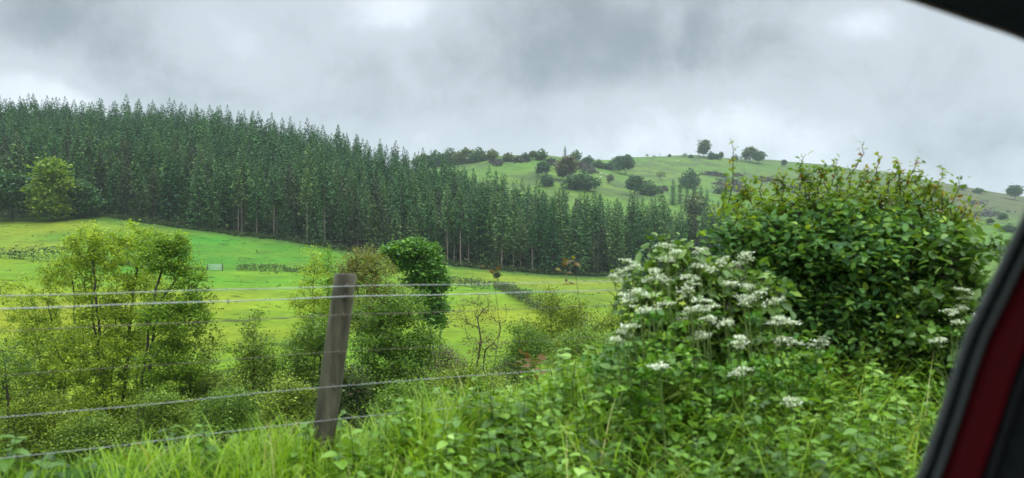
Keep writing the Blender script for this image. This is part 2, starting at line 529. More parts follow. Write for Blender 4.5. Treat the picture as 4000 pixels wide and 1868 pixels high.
# road sheet beside the verge
mb = MB(); xs = np.linspace(-40, 40, 81)
A = np.array([[x, 3.6 + FSL * (x + .78), 0] for x in xs]); nn_ = np.array([-FSL * FC, FC, 0])
V = np.concatenate([A + nn_ * -2.02 + [0, 0, -1.376], A + nn_ * -7.2 + [0, 0, -1.376]])
F = np.array([[i, i + 81, i + 82, i + 1] for i in range(80)])
mb.add(V, F)
tag(link('road', mb.mesh('road', noise_mat('asphalt', (.04, .04, .042), (.065, .065, .063), 40, .9))), kind='structure')

# ------------------------------------------------------------------ materials
M_bark = noise_mat('alder_bark', (.035, .030, .024), (.085, .075, .058), 6, .9, .5, (1, 1, .3))
M_dbark = noise_mat('dark_conifer_bark', (.030, .026, .022), (.075, .064, .054), 2.5, .9, .4, (1, 1, .25))
M_cbark = noise_mat('conifer_bark', (.10, .082, .065), (.26, .22, .18), 2.5, .9, .4, (1, 1, .25))
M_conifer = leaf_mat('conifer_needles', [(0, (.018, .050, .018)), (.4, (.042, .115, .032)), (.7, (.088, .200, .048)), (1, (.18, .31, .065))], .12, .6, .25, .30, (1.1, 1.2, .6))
M_conifer_b = leaf_mat('conifer_brown', [(0, (.022, .034, .016)), (.6, (.042, .058, .026)), (1, (.08, .09, .04))], .12, .6, .25, .15)
M_alder = leaf_mat('alder_leaves', [(0, (.080, .160, .014)), (.5, (.200, .330, .026)), (1, (.40, .56, .045))], .45)
M_alder_d = leaf_mat('alder_leaves_dull', [(0, (.060, .112, .014)), (.5, (.145, .235, .024)), (1, (.30, .42, .038))], .4)
M_willow = leaf_mat('willow_leaves', [(0, (.09, .11, .024)), (.5, (.17, .195, .04)), (1, (.28, .30, .06))], .4)
M_maple = leaf_mat('maple_leaves', [(0, (.035, .11, .018)), (.5, (.085, .23, .030)), (1, (.18, .38, .05))], .3, .45, .4)
M_hazel = leaf_mat('hazel_leaves', [(0, (.055, .12, .014)), (.5, (.115, .22, .022)), (1, (.23, .36, .04))], .4)
M_dark = leaf_mat('hedge_leaves', [(0, (.020, .045, .010)), (.6, (.045, .09, .018)), (.9, (.09, .15, .03)), (1, (.15, .09, .05))], .3)
M_far = leaf_mat('far_tree_leaves', [(0, (.032, .080, .038)), (.5, (.062, .135, .055)), (1, (.12, .22, .075))], .25, .6, .2, .2)
M_farlight = leaf_mat('far_pale_leaves', [(0, (.05, .09, .03)), (.5, (.09, .14, .04)), (1, (.15, .2, .06))], .3)
M_hawthorn = leaf_mat('hawthorn_blossom', [(0, (.05, .08, .03)), (.45, (.09, .13, .05)), (.7, (.35, .36, .28)), (1, (.55, .55, .45))], .2)
M_brown = leaf_mat('budding_twigs', [(0, (.06, .05, .03)), (.6, (.12, .10, .04)), (1, (.17, .16, .06))], .3)
M_gorse = leaf_mat('heather_scrub', [(0, (.022, .026, .018)), (.6, (.045, .045, .030)), (1, (.075, .065, .045))], .1)

# ------------------------------------------------------------------ conifers
KITE = np.array([[0, 0, 0], [-.5, .45, 0], [0, 1, -.06], [.5, .45, 0]]); KF = np.array([[0, 1, 2], [0, 2, 3]])


def conifer_crown(mb, H, z0, Rm, g, dz=.72, nb=8, ns=5, size=1.1, dead=0.0):
    P = []; D = []; Sz = []; T = []
    z = z0
    while z < H - .3:
        q = (H - z) / (H - z0)
        Rr = Rm * min(1.0, (q * 1.22) ** .92 + .015) * g.uniform(.70, 1.18)
        if q > .93: Rr *= g.uniform(.5, 1)
        n_ = max(3, int(nb * (0.6 + .5 * q)))
        a0 = g.uniform(0, 6.28)
        for k in range(n_):
            if g.random() < .12 + dead * (q > .6): continue
            a = a0 + k * 6.283 / n_ + g.normal(0, .22)
            Lb = Rr * g.uniform(.65, 1.2)
            drop = -.22 - .28 * q; zz = z + g.normal(0, .07)
            m_ = max(2, int(ns * Lb / Rm + 1.2))
            for j in range(m_):
                tq = (j + .75) / m_ * g.uniform(.9, 1.05)
                x = tq * Lb
                hz = zz + drop * x * 1.1 + .16 * x * x / max(Rm, 1) * 1.6
                for sgn in ((-1, 1) if tq < .85 else (-.4, .4)):
                    aa = a + sgn * g.uniform(.35, 1.1)
                    ln = min(size * g.uniform(.6, 1.15) * (1.1 - .3 * tq), .22 + .62 * Lb)
                    P.append((x * math.cos(a), x * math.sin(a), hz + g.normal(0, .08)))
                    D.append((math.cos(aa), math.sin(aa), -.15 + g.normal(0, .38)))
                    Sz.append((ln * .50, ln, ln))
                    T.append(np.clip(.05 + .62 * tq + g.normal(0, .16), 0, 1))  # paler new growth outward; light-and-shade contrast of the boughs also put into this tint
        z += dz * g.uniform(.8, 1.2) * (.5 + .7 * q)
    for k in range(14):   # leader
        zz = H - .1 - k * .1; a = g.uniform(0, 6.28)
        P.append((0, 0, zz)); D.append((math.cos(a) * .5, math.sin(a) * .5, .7)); Sz.append((.12, .5 + k * .03, .4)); T.append(.6)
    P = np.array(P); D = np.array(D)
    up = np.array([[0, 0, 1.]]) + g.normal(0, .45, (len(P), 3))
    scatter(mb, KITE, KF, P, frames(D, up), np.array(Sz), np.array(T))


def conifer_trunk(mb, H, g, z0=6):
    n_ = 9; pts = [(g.normal(0, .04) * i, g.normal(0, .04) * i, H * i / (n_ - 1) - (.5 if i == 0 else 0)) for i in range(n_)]
    polytube(mb, pts, [max(.025, .24 * (1 - i / (n_ - .6)) ** .8) for i in range(n_)], 6)
    # dead snag branches on the bare lower stem
    A = []; B = []
    for k in range(int(z0 * 3.2)):
        z = g.uniform(1.5, z0 + 1); a = g.uniform(0, 6.28); ln = g.uniform(.4, 1.6)
        A.append((0, 0, z)); B.append((ln * math.cos(a), ln * math.sin(a), z - .25 * ln))
    tubes(mb, A, B, .025, .008, 3)


g = np.random.default_rng(21)
con_kinds = []
for (H, z0, Rm, mat_, dead) in ((23, 1.0, 4.4, M_conifer, 0), (24, 7.5, 3.7, M_conifer, .12), (22, 2.5, 4.1, M_conifer, .03), (25, 11, 3.4, M_conifer, .2),
                                (20, .6, 4.8, M_conifer, 0), (23, 5, 3.4, M_conifer_b, .2), (24, 4, 3.8, M_conifer, .05)):
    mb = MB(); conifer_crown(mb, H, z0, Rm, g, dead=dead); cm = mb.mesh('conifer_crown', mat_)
    mb = MB(); conifer_trunk(mb, H, g, z0); tm = mb.mesh('conifer_trunk', M_cbark if z0 > 7 else M_dbark)
    con_kinds.append((cm, tm, H))
# positions on a jittered grid through the plantation
pts = []
sp = 4.6
for gx in np.arange(-330, 150, sp):
    for gy in np.arange(150, 420, sp):
        pts.append((gx + g.normal(0, 1.2), gy + g.normal(0, 1.2)))
pts = np.array(pts)
z_, u_ = terrain(pts[:, 0], pts[:, 1])
px_ = 512 + FPX * pts[:, 0] / pts[:, 1]
ok = (u_ > 4.0) & (u_ < 5.06) & (px_ > -55) & (px_ < 800)
pts = pts[ok]; z_ = z_[ok]; u_ = u_[ok]; px_ = px_[ok]
th_ = np.arctan2(pts[:, 0], pts[:, 1]); fi = ((th_ + math.pi) / (2 * math.pi) * 6000).astype(int)
depth = np.hypot(pts[:, 0], pts[:, 1]) - TR[fi, 4]
vis = (px_ > -12) & (px_ < 725)
order = np.argsort(depth + (~vis) * 1000)
front = order[:300]; rest = order[300:]
LBL = {0: 'full conifer with green boughs to the ground at the dark plantation beside the sloping field',
       1: 'conifer with a bare pale lower trunk standing at the plantation edge above the field',
       2: 'dark green conifer with boughs from above head height near the plantation edge',
       3: 'very tall conifer with a long bare pale trunk and foliage only on its upper half',
       4: 'broad low skirted conifer with wide drooping boughs near the plantation edge',
       5: 'brownish thin conifer with sparse dull needles among the dark plantation trees',
       6: 'mid green slender conifer in the front ranks of the dense plantation'}
con_proto = {}


def conifer(kind, loc, s, rz):
    cm, tm, H = con_kinds[kind]
    if kind not in con_proto:
        r_ = empty('conifer_tree', loc, LBL[kind], 'conifer', 'conifers in the front ranks of the plantation')
        link('trunk', tm, r_); link('crown', cm, r_)
        con_proto[kind] = r_
    else:
        r_ = copy_tree(con_proto[kind])
    r_.location = loc; r_.rotation_euler = (0, 0, rz); r_.scale = (s, s, s * g.uniform(.94, 1.06))
    return r_


for i in front:
    d = depth[i]
    if d < 7: kind = int(g.choice([0, 1, 2, 3, 4, 6, 5], p=[.16, .18, .17, .14, .13, .14, .08] if px_[i] < 300 else [.12, .26, .12, .24, .10, .08, .08]))
    else: kind = int(g.choice([0, 1, 2, 3, 5, 6]))
    s = .87 * g.uniform(.72, 1.10)
    if d < 5: s *= .93
    conifer(kind, (pts[i, 0], pts[i, 1], z_[i] - .1), s, g.uniform(0, 6.28))
# the far ranks as one mass
mbc = MB()
back_protos = []
for H, Rm in ((22, 4.0), (23, 3.6), (20, 4.3), (24.5, 3.8), (22, 3.4)):
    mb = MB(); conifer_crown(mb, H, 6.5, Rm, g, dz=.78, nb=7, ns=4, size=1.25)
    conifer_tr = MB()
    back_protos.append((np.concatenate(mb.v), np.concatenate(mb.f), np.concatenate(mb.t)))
for i in rest:
    V, F_, T_ = back_protos[g.integers(0, 5)]
    a = g.uniform(0, 6.28); s = g.uniform(.58, .93); ca_, sa_ = math.cos(a), math.sin(a)
    W = np.stack([V[:, 0] * ca_ - V[:, 1] * sa_, V[:, 0] * sa_ + V[:, 1] * ca_, V[:, 2]], 1) * s + [pts[i, 0], pts[i, 1], z_[i]]
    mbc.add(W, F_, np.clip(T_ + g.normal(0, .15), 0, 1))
    tubes(mbc, [(pts[i, 0], pts[i, 1], z_[i])], [(pts[i, 0], pts[i, 1], z_[i] + 15 * s)], .2, .1, 4, mi=1)
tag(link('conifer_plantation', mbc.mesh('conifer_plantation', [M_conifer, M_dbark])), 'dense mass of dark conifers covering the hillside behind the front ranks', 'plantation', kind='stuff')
print('conifers', len(front), len(rest))

# ------------------------------------------------------------------ broadleaf trees
RH = np.array([[0, 0, 0], [-.42, .45, .08], [0, 1, -.04], [.42, .45, .08]]); RF = np.array([[0, 1, 2], [0, 2, 3]])


def skeleton(stems, att, g, lift=.6, step=.45, rt=.007, ex=2.3):
    P = []; par = []
    for st in stems:
        st = np.array(st, float); last = -1
        for a, b in zip(st[:-1], st[1:]):
            m_ = max(1, int(np.linalg.norm(b - a) / step))
            for k in range(m_ + (1 if b is st[-1] else 0)):
                q = a + (b - a) * k / m_ + g.normal(0, .02, 3)
                P.append(q); par.append(last); last = len(P) - 1
    nst = len(P); S0 = np.array(P)
    d0 = np.array([np.min(np.linalg.norm(S0 - a, axis=1)) for a in att])
    cap = len(P) + len(att) * 14
    PP = np.zeros((cap, 3)); PP[:nst] = S0; n_ = nst
    par = list(par); tips = []
    for ai in np.argsort(d0):
        a = att[ai]
        Q = PP[:n_]; dv = a - Q; d = np.linalg.norm(dv, axis=1)
        hd = np.hypot(dv[:, 0], dv[:, 1])
        cost = d + np.maximum(0, -dv[:, 2] + .35 * hd) * 1.2 * lift
        j = int(np.argmin(cost)); dj = d[j]
        if dj < .05: continue
        m_ = int(min(12, max(2, dj / step)))
        mid = (Q[j] + a) / 2 + np.array([0, 0, -.10 * dj * lift]) + g.normal(0, .07 * dj, 3)
        q0 = Q[j].copy(); last = j
        for k in range(1, m_ + 1):
            t_ = k / m_
            PP[n_] = (1 - t_) ** 2 * q0 + 2 * t_ * (1 - t_) * mid + t_ * t_ * a + (g.normal(0, .02, 3) if k < m_ else 0)
            par.append(last); last = n_; n_ += 1
        tips.append(last)
    PP = PP[:n_]
    acc = np.zeros(n_); par = np.array(par)
    for i in range(n_ - 1, -1, -1):
        acc[i] = max(acc[i], rt ** ex)
        if par[i] >= 0: acc[par[i]] += acc[i]
    rad = acc ** (1 / ex)
    return PP, par, rad, np.array(tips), nst


def blob_points(blobs, n_, g, inner=.35):
    vol = np.array([b[3] * b[4] * b[5] for b in blobs], float); vol /= vol.sum()
    out_ = []
    for i in g.choice(len(blobs), n_, p=vol):
        b = blobs[i]
        d = g.normal(0, 1, 3); d /= np.linalg.norm(d)
        rr_ = max(inner, g.random() ** .45)
        out_.append(np.array(b[:3]) + d * rr_ * np.array(b[3:6]))
    return np.array(out_)


def leaves(mb, C, per, sig, size, g, tv=RH, tf=RF, flat=.7, updir=.15, tint_mu=.5, tint_sd=.22, zlight=None):
    n_ = len(C) * per
    pos = np.repeat(C, per, 0) + g.normal(0, 1, (n_, 3)) * np.array([sig, sig, sig * flat])
    d = g.normal(0, 1, (n_, 3)); d[:, 2] = d[:, 2] * .5 + updir
    up = g.normal(0, .55, (n_, 3)) + [0, 0, 1]
    sz = size * g.uniform(.42, 1.42, n_)
    ct = np.repeat(g.normal(0, tint_sd * .6, len(C)), per)
    T = np.clip(g.normal(tint_mu, tint_sd, n_) + ct, 0, 1)
    scatter(mb, tv, tf, pos, frames(d, up), sz, T)


def tree(name, label, cat, base, stems, blobs, natt, per, sig, lsize, lm, bark, g, group=None, lift=.6, rt=.007, step=.45, ex=2.3, inner=.3, dead=0, mu=.5, keep=1.0):
    """base/stems/blobs in metres relative to the base point"""
    att = blob_points(blobs, natt, g, inner)
    att = att[att[:, 2] > .3]
    P, par, rad, tips, nst = skeleton(stems, att, g, lift, step, rt, ex)
    t_ = empty(name, base, label, cat, group)
    mb = MB()
    for si in range(1):
        k = np.where(par >= 0)[0]
        big = k[rad[k] > rt * 3.2]; sm = k[rad[k] <= rt * 3.2]
        tubes(mb, P[par[big]], P[big], np.minimum(rad[par[big]], rad[big] * 1.35), rad[big], 6)
        tubes(mb, P[par[sm]], P[sm], rad[sm] * 1.1, rad[sm], 3)
    link('trunk', mb.mesh('trunk', bark), t_)
    # foliage on the twigs
    cand = np.concatenate([tips, par[tips], tips[g.random(len(tips)) < .6]])
    cand = cand[cand >= nst]
    ntip = int(len(tips) * (1 - dead))
    C = P[cand]
    if keep < 1: C = C[g.random(len(C)) < keep]
    mb = MB(); leaves(mb, C, per, sig, lsize, g, mu if False else RH, RF, tint_mu=mu)
    link('crown', mb.mesh('crown', lm), t_)
    return t_


def px_tree(name, label, cat, Y, pxb, stems, blobs, natt, per, sig, lsize, lm, bark=None, group=None, seed=1, **kw):
    """stems: [(dY, [(px,py),...])], blobs [(px,py,rx,ry)] as seen at distance Y; depth is as wide as the width"""
    bx = PX(pxb, Y); bz = gz(bx, Y)
    g_ = np.random.default_rng(seed)

    def c(px, py, dy=0.0): return (PX(px, Y) - bx, dy, (HOR - py) / FPX * Y - bz)
    S = []
    for dy, pl in stems:
        q = [(PX(pl[0][0], Y) - bx, dy * .4, -.25)]
        for i, (a, b) in enumerate(pl[1:]): q.append(c(a, b, dy * (i + 1) / len(pl[1:])))
        S.append(q)
    B = []
    for b in blobs:
        dy = b[4] if len(b) > 4 else 0
        x, y, z = c(b[0], b[1], dy); k = Y / FPX
        B.append((x, y, z, b[2] * k, b[2] * k * .85, b[3] * k))
    return tree(name, label, cat, (bx, Y, bz), S, B, natt, per, sig, lsize, lm, bark or M_bark, g_, group, **kw)


AG = 'alders along the stream below the road'
px_tree('alder_tree', 'tall many stemmed alder with yellow green rounded top in the left of the view', 'tree', 36, 113,
        [(0, [(113, 0), (112, 380), (116, 320), (118, 262)]), (.6, [(116, 0), (126, 350), (128, 300), (134, 252)]), (-.6, [(110, 0), (104, 360), (101, 300), (98, 250)]),
         (1.0, [(108, 0), (96, 370), (84, 300), (80, 262)])],
        [(112, 240, 40, 20), (85, 255, 34, 24), (140, 246, 34, 22), (115, 292, 58, 34), (112, 345, 62, 40), (118, 400, 58, 34), (70, 420, 40, 22)],
        1000, 22, .15, .10, M_alder, seed=31, group=AG, rt=.010, keep=1.0)
px_tree('alder_tree', 'alder with a dark trunk leaning right and domed crown, just right of the tallest alder', 'tree', 34, 137,
        [(0, [(135, 0), (142, 380), (150, 320), (156, 290), (170, 245)]), (.4, [(137, 0), (150, 350), (158, 300), (188, 262)])],
        [(176, 242, 20, 16), (163, 255, 26, 26), (188, 272, 18, 22), (176, 315, 36, 30), (196, 300, 18, 16), (170, 370, 36, 36)],
        520, 22, .15, .10, M_alder, seed=32, group=AG, rt=.010, keep=1.0)
px_tree('alder_tree', 'spreading alder on the far left of the picture whose branches cross the meadow', 'tree', 38, 52,
        [(0, [(56, 0), (60, 380), (52, 330), (46, 290)]), (.7, [(52, 0), (40, 370), (28, 330), (14, 300)]), (-.5, [(57, 0), (76, 340), (78, 290), (76, 250)])],
        [(58, 272, 30, 22), (30, 300, 34, 28), (50, 345, 52, 38), (20, 390, 42, 34), (70, 400, 40, 34), (78, 262, 16, 14)],
        640, 20, .15, .10, M_alder, seed=33, group=AG, rt=.010, keep=.95)
px_tree('alder_tree', 'low dull green alder at the lower left corner, half cut by the picture edge', 'tree', 31, 8,
        [(0, [(8, 0), (8, 400), (2, 340)])], [(8, 370, 40, 40), (20, 430, 40, 26), (-30, 360, 40, 50)],
        260, 12, .2, .09, M_alder_d, seed=34, group=AG, keep=.85)
px_tree('alder_tree', 'short olive green alder with a straight dark stem between the big alder and the post', 'tree', 33, 250,
        [(0, [(252, 0), (252, 400), (254, 330), (252, 312)]), (.4, [(254, 0), (262, 380), (268, 350)])],
        [(252, 322, 16, 16), (250, 352, 28, 24), (252, 395, 36, 34), (268, 360, 22, 22)],
        330, 15, .18, .09, M_alder_d, seed=35, group=AG, keep=.95)
px_tree('shrub', 'dark leafy shrub filling the gap between the leaning alder and the short alder', 'shrub', 35, 205,
        [(0, [(205, 0), (206, 390), (212, 350)])], [(205, 345, 20, 24), (200, 390, 32, 34), (222, 405, 24, 26)],
        260, 18, .2, .09, M_alder_d, seed=36, keep=1.0, mu=.35)
px_tree('alder_tree', 'narrow yellow green tree, left one of the slim pair behind the post', 'tree', 46, 314,
        [(0, [(314, 0), (314, 330), (313, 290), (314, 246)])], [(314, 258, 11, 14), (313, 278, 18, 16), (312, 305, 24, 20), (310, 340, 26, 26)],
        230, 14, .17, .11, M_alder, seed=37, group=AG, mu=.6)
px_tree('alder_tree', 'slimmest yellow green tree, right one of the slim pair behind the post', 'tree', 47, 329,
        [(0, [(329, 0), (329, 330), (328, 280), (328, 246)])], [(328, 256, 7, 12), (329, 275, 12, 16), (331, 305, 18, 20), (331, 340, 20, 22)],
        170, 14, .16, .11, M_alder, seed=38, group=AG, mu=.6)
px_tree('willow_tree', 'round topped pale olive willow with fine twigs directly behind the top of the post', 'tree', 43, 362,
        [(0, [(362, 0), (362, 330), (358, 295), (352, 262)]), (.5, [(364, 0), (370, 330), (374, 290), (376, 260)])],
        [(360, 262, 22, 17), (372, 275, 26, 22), (350, 280, 18, 20), (386, 300, 26, 22), (368, 315, 30, 24)],
        700, 13, .17, .09, M_willow, seed=39, rt=.007, mu=.5)
px_tree('maple_tree', 'dense vivid green maple with a leaning dark trunk right of the fence post', 'tree', 52, 436,
        [(0, [(436, 0), (433, 345), (428, 318), (418, 280), (410, 262)]), (.5, [(437, 0), (440, 335), (442, 310), (436, 275)])],
        [(416, 250, 20, 8), (394, 253, 12, 7), (431, 257, 10, 8), (404, 264, 14, 6), (427, 270, 16, 8), (436, 283, 12, 7), (416, 282, 12, 5), (428, 296, 13, 6), (441, 303, 9, 8), (430, 314, 12, 5), (440, 322, 8, 5)],
        300, 34, .27, .19, M_maple, seed=40, rt=.011, inner=.55)
px_tree('hazel_shrub', 'large light green hazel shrub right behind and below the fence post', 'shrub', 30, 396,
        [(0, [(396, 0), (398, 400), (400, 350)]), (.5, [(390, 0), (376, 380), (370, 340)]), (.3, [(400, 0), (418, 380), (424, 350)])],
        [(372, 316, 28, 20), (400, 306, 30, 22), (388, 345, 42, 32), (402, 390, 42, 36), (360, 395, 30, 30), (428, 345, 20, 24)],
        620, 20, .18, .09, M_hazel, seed=41)
px_tree('hazel_shrub', 'mid green hazel shrub left of the fence post with pale leaves in its top', 'shrub', 33, 318,
        [(0, [(316, 0), (318, 400), (322, 345)]), (.4, [(312, 0), (300, 380), (292, 345)])],
        [(322, 335, 26, 20), (300, 355, 28, 26), (316, 390, 34, 34), (288, 400, 26, 28)],
        480, 19, .18, .09, M_hazel, seed=42, mu=.42)
px_tree('willow_tree', 'sparse crooked willow with bare twigs in the gap before the yellow meadow', 'tree', 41, 478,
        [(0, [(474, 0), (476, 370), (481, 340), (478, 318), (490, 300)]), (.4, [(476, 0), (486, 350), (500, 336), (502, 318)])],
        [(478, 306, 22, 14), (462, 320, 18, 14), (496, 318, 18, 16), (486, 345, 26, 18), (478, 375, 26, 16)],
        260, 6, .18, .085, M_willow, seed=43, rt=.009, keep=.9, mu=.6)
px_tree('hawthorn_tree', 'rounded mid green hawthorn below the diagonal hedge, left of the white flowers', 'tree', 39, 556,
        [(0, [(556, 0), (556, 360), (552, 330), (548, 300)]), (.5, [(558, 0), (572, 340), (576, 310)])],
        [(548, 300, 20, 16), (570, 312, 22, 18), (540, 330, 26, 20), (562, 350, 34, 24)],
        380, 15, .19, .095, M_alder_d, seed=44, mu=.6)
px_tree('shrub', 'low bright leafy shrub in front of the hawthorn at the meadow corner', 'shrub', 36, 524,
        [(0, [(524, 0), (524, 370), (520, 335)])], [(522, 332, 16, 14), (532, 350, 26, 20), (516, 368, 24, 18)],
        220, 18, .17, .085, M_hazel, seed=45)
px_tree('hawthorn_tree', 'dull green hawthorn half hidden by the white cow parsley', 'tree', 40, 615,
        [(0, [(615, 0), (615, 360), (612, 310)])], [(612, 318, 26, 22), (630, 345, 34, 30), (600, 355, 30, 26)],
        260, 15, .2, .095, M_alder_d, seed=46, mu=.5)
px_tree('shrub', 'brownish twiggy shrub low beside the stream right of the post', 'shrub', 33, 448,
        [(0, [(448, 0), (448, 400), (446, 365)])], [(446, 362, 24, 16), (462, 385, 30, 22), (436, 395, 26, 22)],
        260, 13, .18, .08, M_brown, seed=47, mu=.6)
px_tree('shrub', 'dark green streamside shrub below the crooked willow', 'shrub', 35, 500,
        [(0, [(500, 0), (500, 400), (500, 370)])], [(502, 375, 26, 16), (490, 395, 34, 20), (530, 392, 30, 20)],
        240, 17, .18, .085, M_dark, seed=48, mu=.55)
px_tree('broadleaf_tree', 'solitary light green broadleaf tree against the dark plantation at the upper left', 'tree', 190, 51,
        [(0, [(51, 0), (51, 190), (51, 170)])], [(51, 172, 15, 12), (56, 186, 15, 12), (46, 190, 15, 13), (52, 203, 18, 11)],
        260, 22, .9, .75, M_hazel, seed=49, rt=.03, step=1.5, inner=.6, mu=.55)
px_tree('broadleaf_tree', 'dark broad tree at the left picture edge before the plantation', 'tree', 192, 12,
        [(0, [(12, 0), (12, 200), (14, 185)])], [(14, 190, 22, 14), (30, 198, 14, 12), (-4, 196, 20, 14)],
        220, 22, 1.0, .75, M_far, seed=50, rt=.03, step=1.5, inner=.6)
px_tree('broadleaf_tree', 'rounded dark green tree right of the light green one at the field corner', 'tree', 194, 80,
        [(0, [(78, 0), (78, 200), (80, 190)])], [(80, 192, 14, 12), (74, 202, 14, 9), (88, 202, 10, 8)],
        170, 22, .9, .7, M_far, seed=51, rt=.03, step=1.5, inner=.6)

for k_, (a_, y_, blob_, mt_, nm_, lb_) in enumerate([
    (38, 31, [(36, 412, 30, 22), (56, 436, 36, 26), (16, 436, 30, 26)], M_alder_d, 'shrub', 'olive shrub at the foot of the far left alder'),
    (92, 30, [(92, 432, 34, 20), (110, 446, 36, 22), (76, 446, 34, 22)], M_alder_d, 'shrub', 'twiggy dull shrub round the foot of the tallest alder'),
    (158, 31, [(162, 402, 28, 22), (178, 430, 36, 26), (146, 436, 30, 24)], M_hazel, 'shrub', 'greener shrub below the leaning alder'),
    (232, 29, [(230, 408, 30, 24), (250, 436, 38, 28), (210, 440, 30, 26)], M_hazel, 'shrub', 'light green shrub before the foot of the short olive alder'),
    (290, 28, [(286, 405, 30, 26), (305, 435, 34, 30)], M_alder_d, 'shrub', 'dull shrub at the left foot of the fence post'),
    (345, 28, [(345, 390, 26, 30), (352, 420, 32, 22)], M_dark, 'shrub', 'dark shrub in the shade directly behind the fence post'),
    (410, 27, [(408, 405, 34, 24), (430, 415, 30, 20)], M_hazel, 'hazel_shrub', 'low pale leaved hazel at the right foot of the post'),
    (470, 29, [(468, 385, 34, 20), (490, 395, 30, 20)], M_alder_d, 'shrub', 'mixed low shrub on the stream bank below the crooked willow'),
    (590, 31, [(585, 352, 34, 24), (612, 362, 30, 24)], M_hazel, 'shrub', 'bright shrub behind the left end of the white flowers')]):
    px_tree(nm_, lb_, 'shrub', y_, a_, [(0, [(a_, 0), (a_ + 2, 420), (a_, blob_[0][1])]), (.5, [(a_, 0), (a_ + 12, 415), (blob_[1][0], blob_[1][1])])], blob_, 330, 18, .18, .085, mt_, seed=520 + k_, mu=.5)

# ------------------------------------------------------------------ hedges
def hedge(label, pl, w_, h_, mat_, seed, group, top_trim=True, density=26, lsize=.26):
    """pl: [(px, Y)] along the hedge line"""
    g_ = np.random.default_rng(seed)
    P = np.array([(PX(a, y), y) for a, y in pl])
    c0 = P[len(P) // 2]; base = np.array([c0[0], c0[1], gz(*c0)])
    C = []; St = []
    for a, b in zip(P[:-1], P[1:]):
        Ls = np.linalg.norm(b - a); m_ = int(Ls * density)
        t_ = g_.random(m_); q = a + (b - a) * t_[:, None]
        nn = np.array([-(b - a)[1], (b - a)[0]]) / Ls
        off = (g_.random(m_) - .5) * w_
        q = q + nn * off[:, None]
        zz, _ = terrain(q[:, 0], q[:, 1])
        hv = h_ * (1 + .10 * fbm(q[:, 0] / 2.5, q[:, 1] / 2.5, 3)) * (1 - .25 * (2 * off / w_) ** 2)
        if not top_trim: hv = hv * (1 + 1.1 * fbm(q[:, 0] / 4, q[:, 1] / 4, 3))
        C.append(np.stack([q[:, 0], q[:, 1], zz + hv * g_.random(m_) ** .6], 1))
        k = max(2, int(Ls / 1.2)); tq = a + (b - a) * np.linspace(0, 1, k)[:, None]; zq, _ = terrain(tq[:, 0], tq[:, 1])
        St.append(np.stack([tq[:, 0], tq[:, 1], zq], 1))
    C = np.concatenate(C); St = np.concatenate(St)
    r_ = empty('hedge', base, label, 'hedge', group)
    mb = MB(); leaves(mb, C - base, 4, .16, lsize, g_, tint_mu=.45)
    Sb = St - base
    tubes(mb, Sb - [0, 0, .1], Sb + np.array([0, 0, h_ * .8]) + g_.normal(0, .12, Sb.shape), .05, .02, 4, mi=1)
    link('foliage', mb.mesh('foliage', [mat_, M_bark]), r_)


def edgeY(px, u):
    t_ = math.atan((px - 512) / FPX); i = int((t_ + math.pi) / (2 * math.pi) * 6000)
    k = int(u); f = u - k
    return (TR[i, k] * (1 - f) + TR[i, min(k + 1, NK - 1)] * f) * math.cos(t_)


HG = 'field hedges between the meadow and the pasture'
hedge('overgrown dark hedge at the left edge between yellow meadow and pasture', [(a, edgeY(a, 3.0)) for a in (-60, -20, 20, 48, 70)], 2.0, 1.9, M_dark, 61, HG, False)
hedge('thin low hedge line behind the big alder crowns', [(a, edgeY(a, 3.0)) for a in (70, 110, 150, 190, 206)], 1.2, .7, M_dark, 62, HG, False, 18)
hedge('neatly trimmed straight field hedge left of the fence post', [(a, edgeY(a, 3.0)) for a in (238, 255, 275)], 1.6, 1.15, M_dark, 63, HG, True, 40, .2)
hedge('shaggy round ended hedge piece joining the trimmed field hedge', [(a, edgeY(a, 3.0)) for a in (276, 290, 300, 345)], 1.8, 1.35, M_dark, 64, HG, False, 34, .22)
hedge('trimmed hedge right of the vivid green maple', [(a, edgeY(a, 3.0)) for a in (436, 460, 490)], 1.8, 1.5, M_dark, 65, HG, True, 40, .2)
hedge('hedge running diagonally down toward the stream at the yellow meadow corner', [(497, 128), (508, 116), (520, 105), (534, 95), (560, 84), (600, 76)], 1.7, 1.3, M_dark, 66, HG, False, 44, .17)
hedge('distant bushy hedgerow across the green fields at the far right by the car pillar', [(930, 300), (955, 296), (975, 293), (995, 285), (1020, 280), (1060, 278)], 5, 3.6, M_far, 67, 'distant hedgerows', False, 9, 1.2)
hedge('short low hedge with gaps in the lower field by the car pillar', [(975, 190), (988, 180), (1000, 175), (1030, 170)], 1.8, 1.5, M_far, 68, 'distant hedgerows', False, 14, .5)

# gate and its post beside the trimmed hedge
Yg = edgeY(216, 3.0) - .6
gx = PX(215, Yg)
gt = empty('field_gate', (gx, Yg, gz(gx, Yg)), 'pale green metal field gate standing beside the trimmed hedge', 'gate')
mb = MB()
for k in range(7): box(mb, (0, 0, .22 + .14 * k), (2.3, .035, .07), None)
for x in (-1.14, -.4, .4, 1.14): box(mb, (x, .035, .65), (.05, .03, 1.0), None)
M_gate = noise_mat('gate_metal', (.30, .42, .36), (.45, .55, .50), 4, .5, .1)
link('bars', mb.mesh('bars', M_gate), gt)
mb = MB(); polytube(mb, [(1.27, 0, -.2), (1.27, 0, .7), (1.27, 0, 1.3)], [.09, .09, .08], 8); polytube(mb, [(-1.27, 0, -.2), (-1.27, 0, .6), (-1.27, 0, 1.15)], [.07, .07, .06], 8)
link('gatepost', mb.mesh('gatepost', noise_mat('old_wood', (.07, .055, .04), (.17, .14, .11), 8, .9, .4)), gt)
for a, yy in ((248, 3.06), (232, 3.03)):
    pass
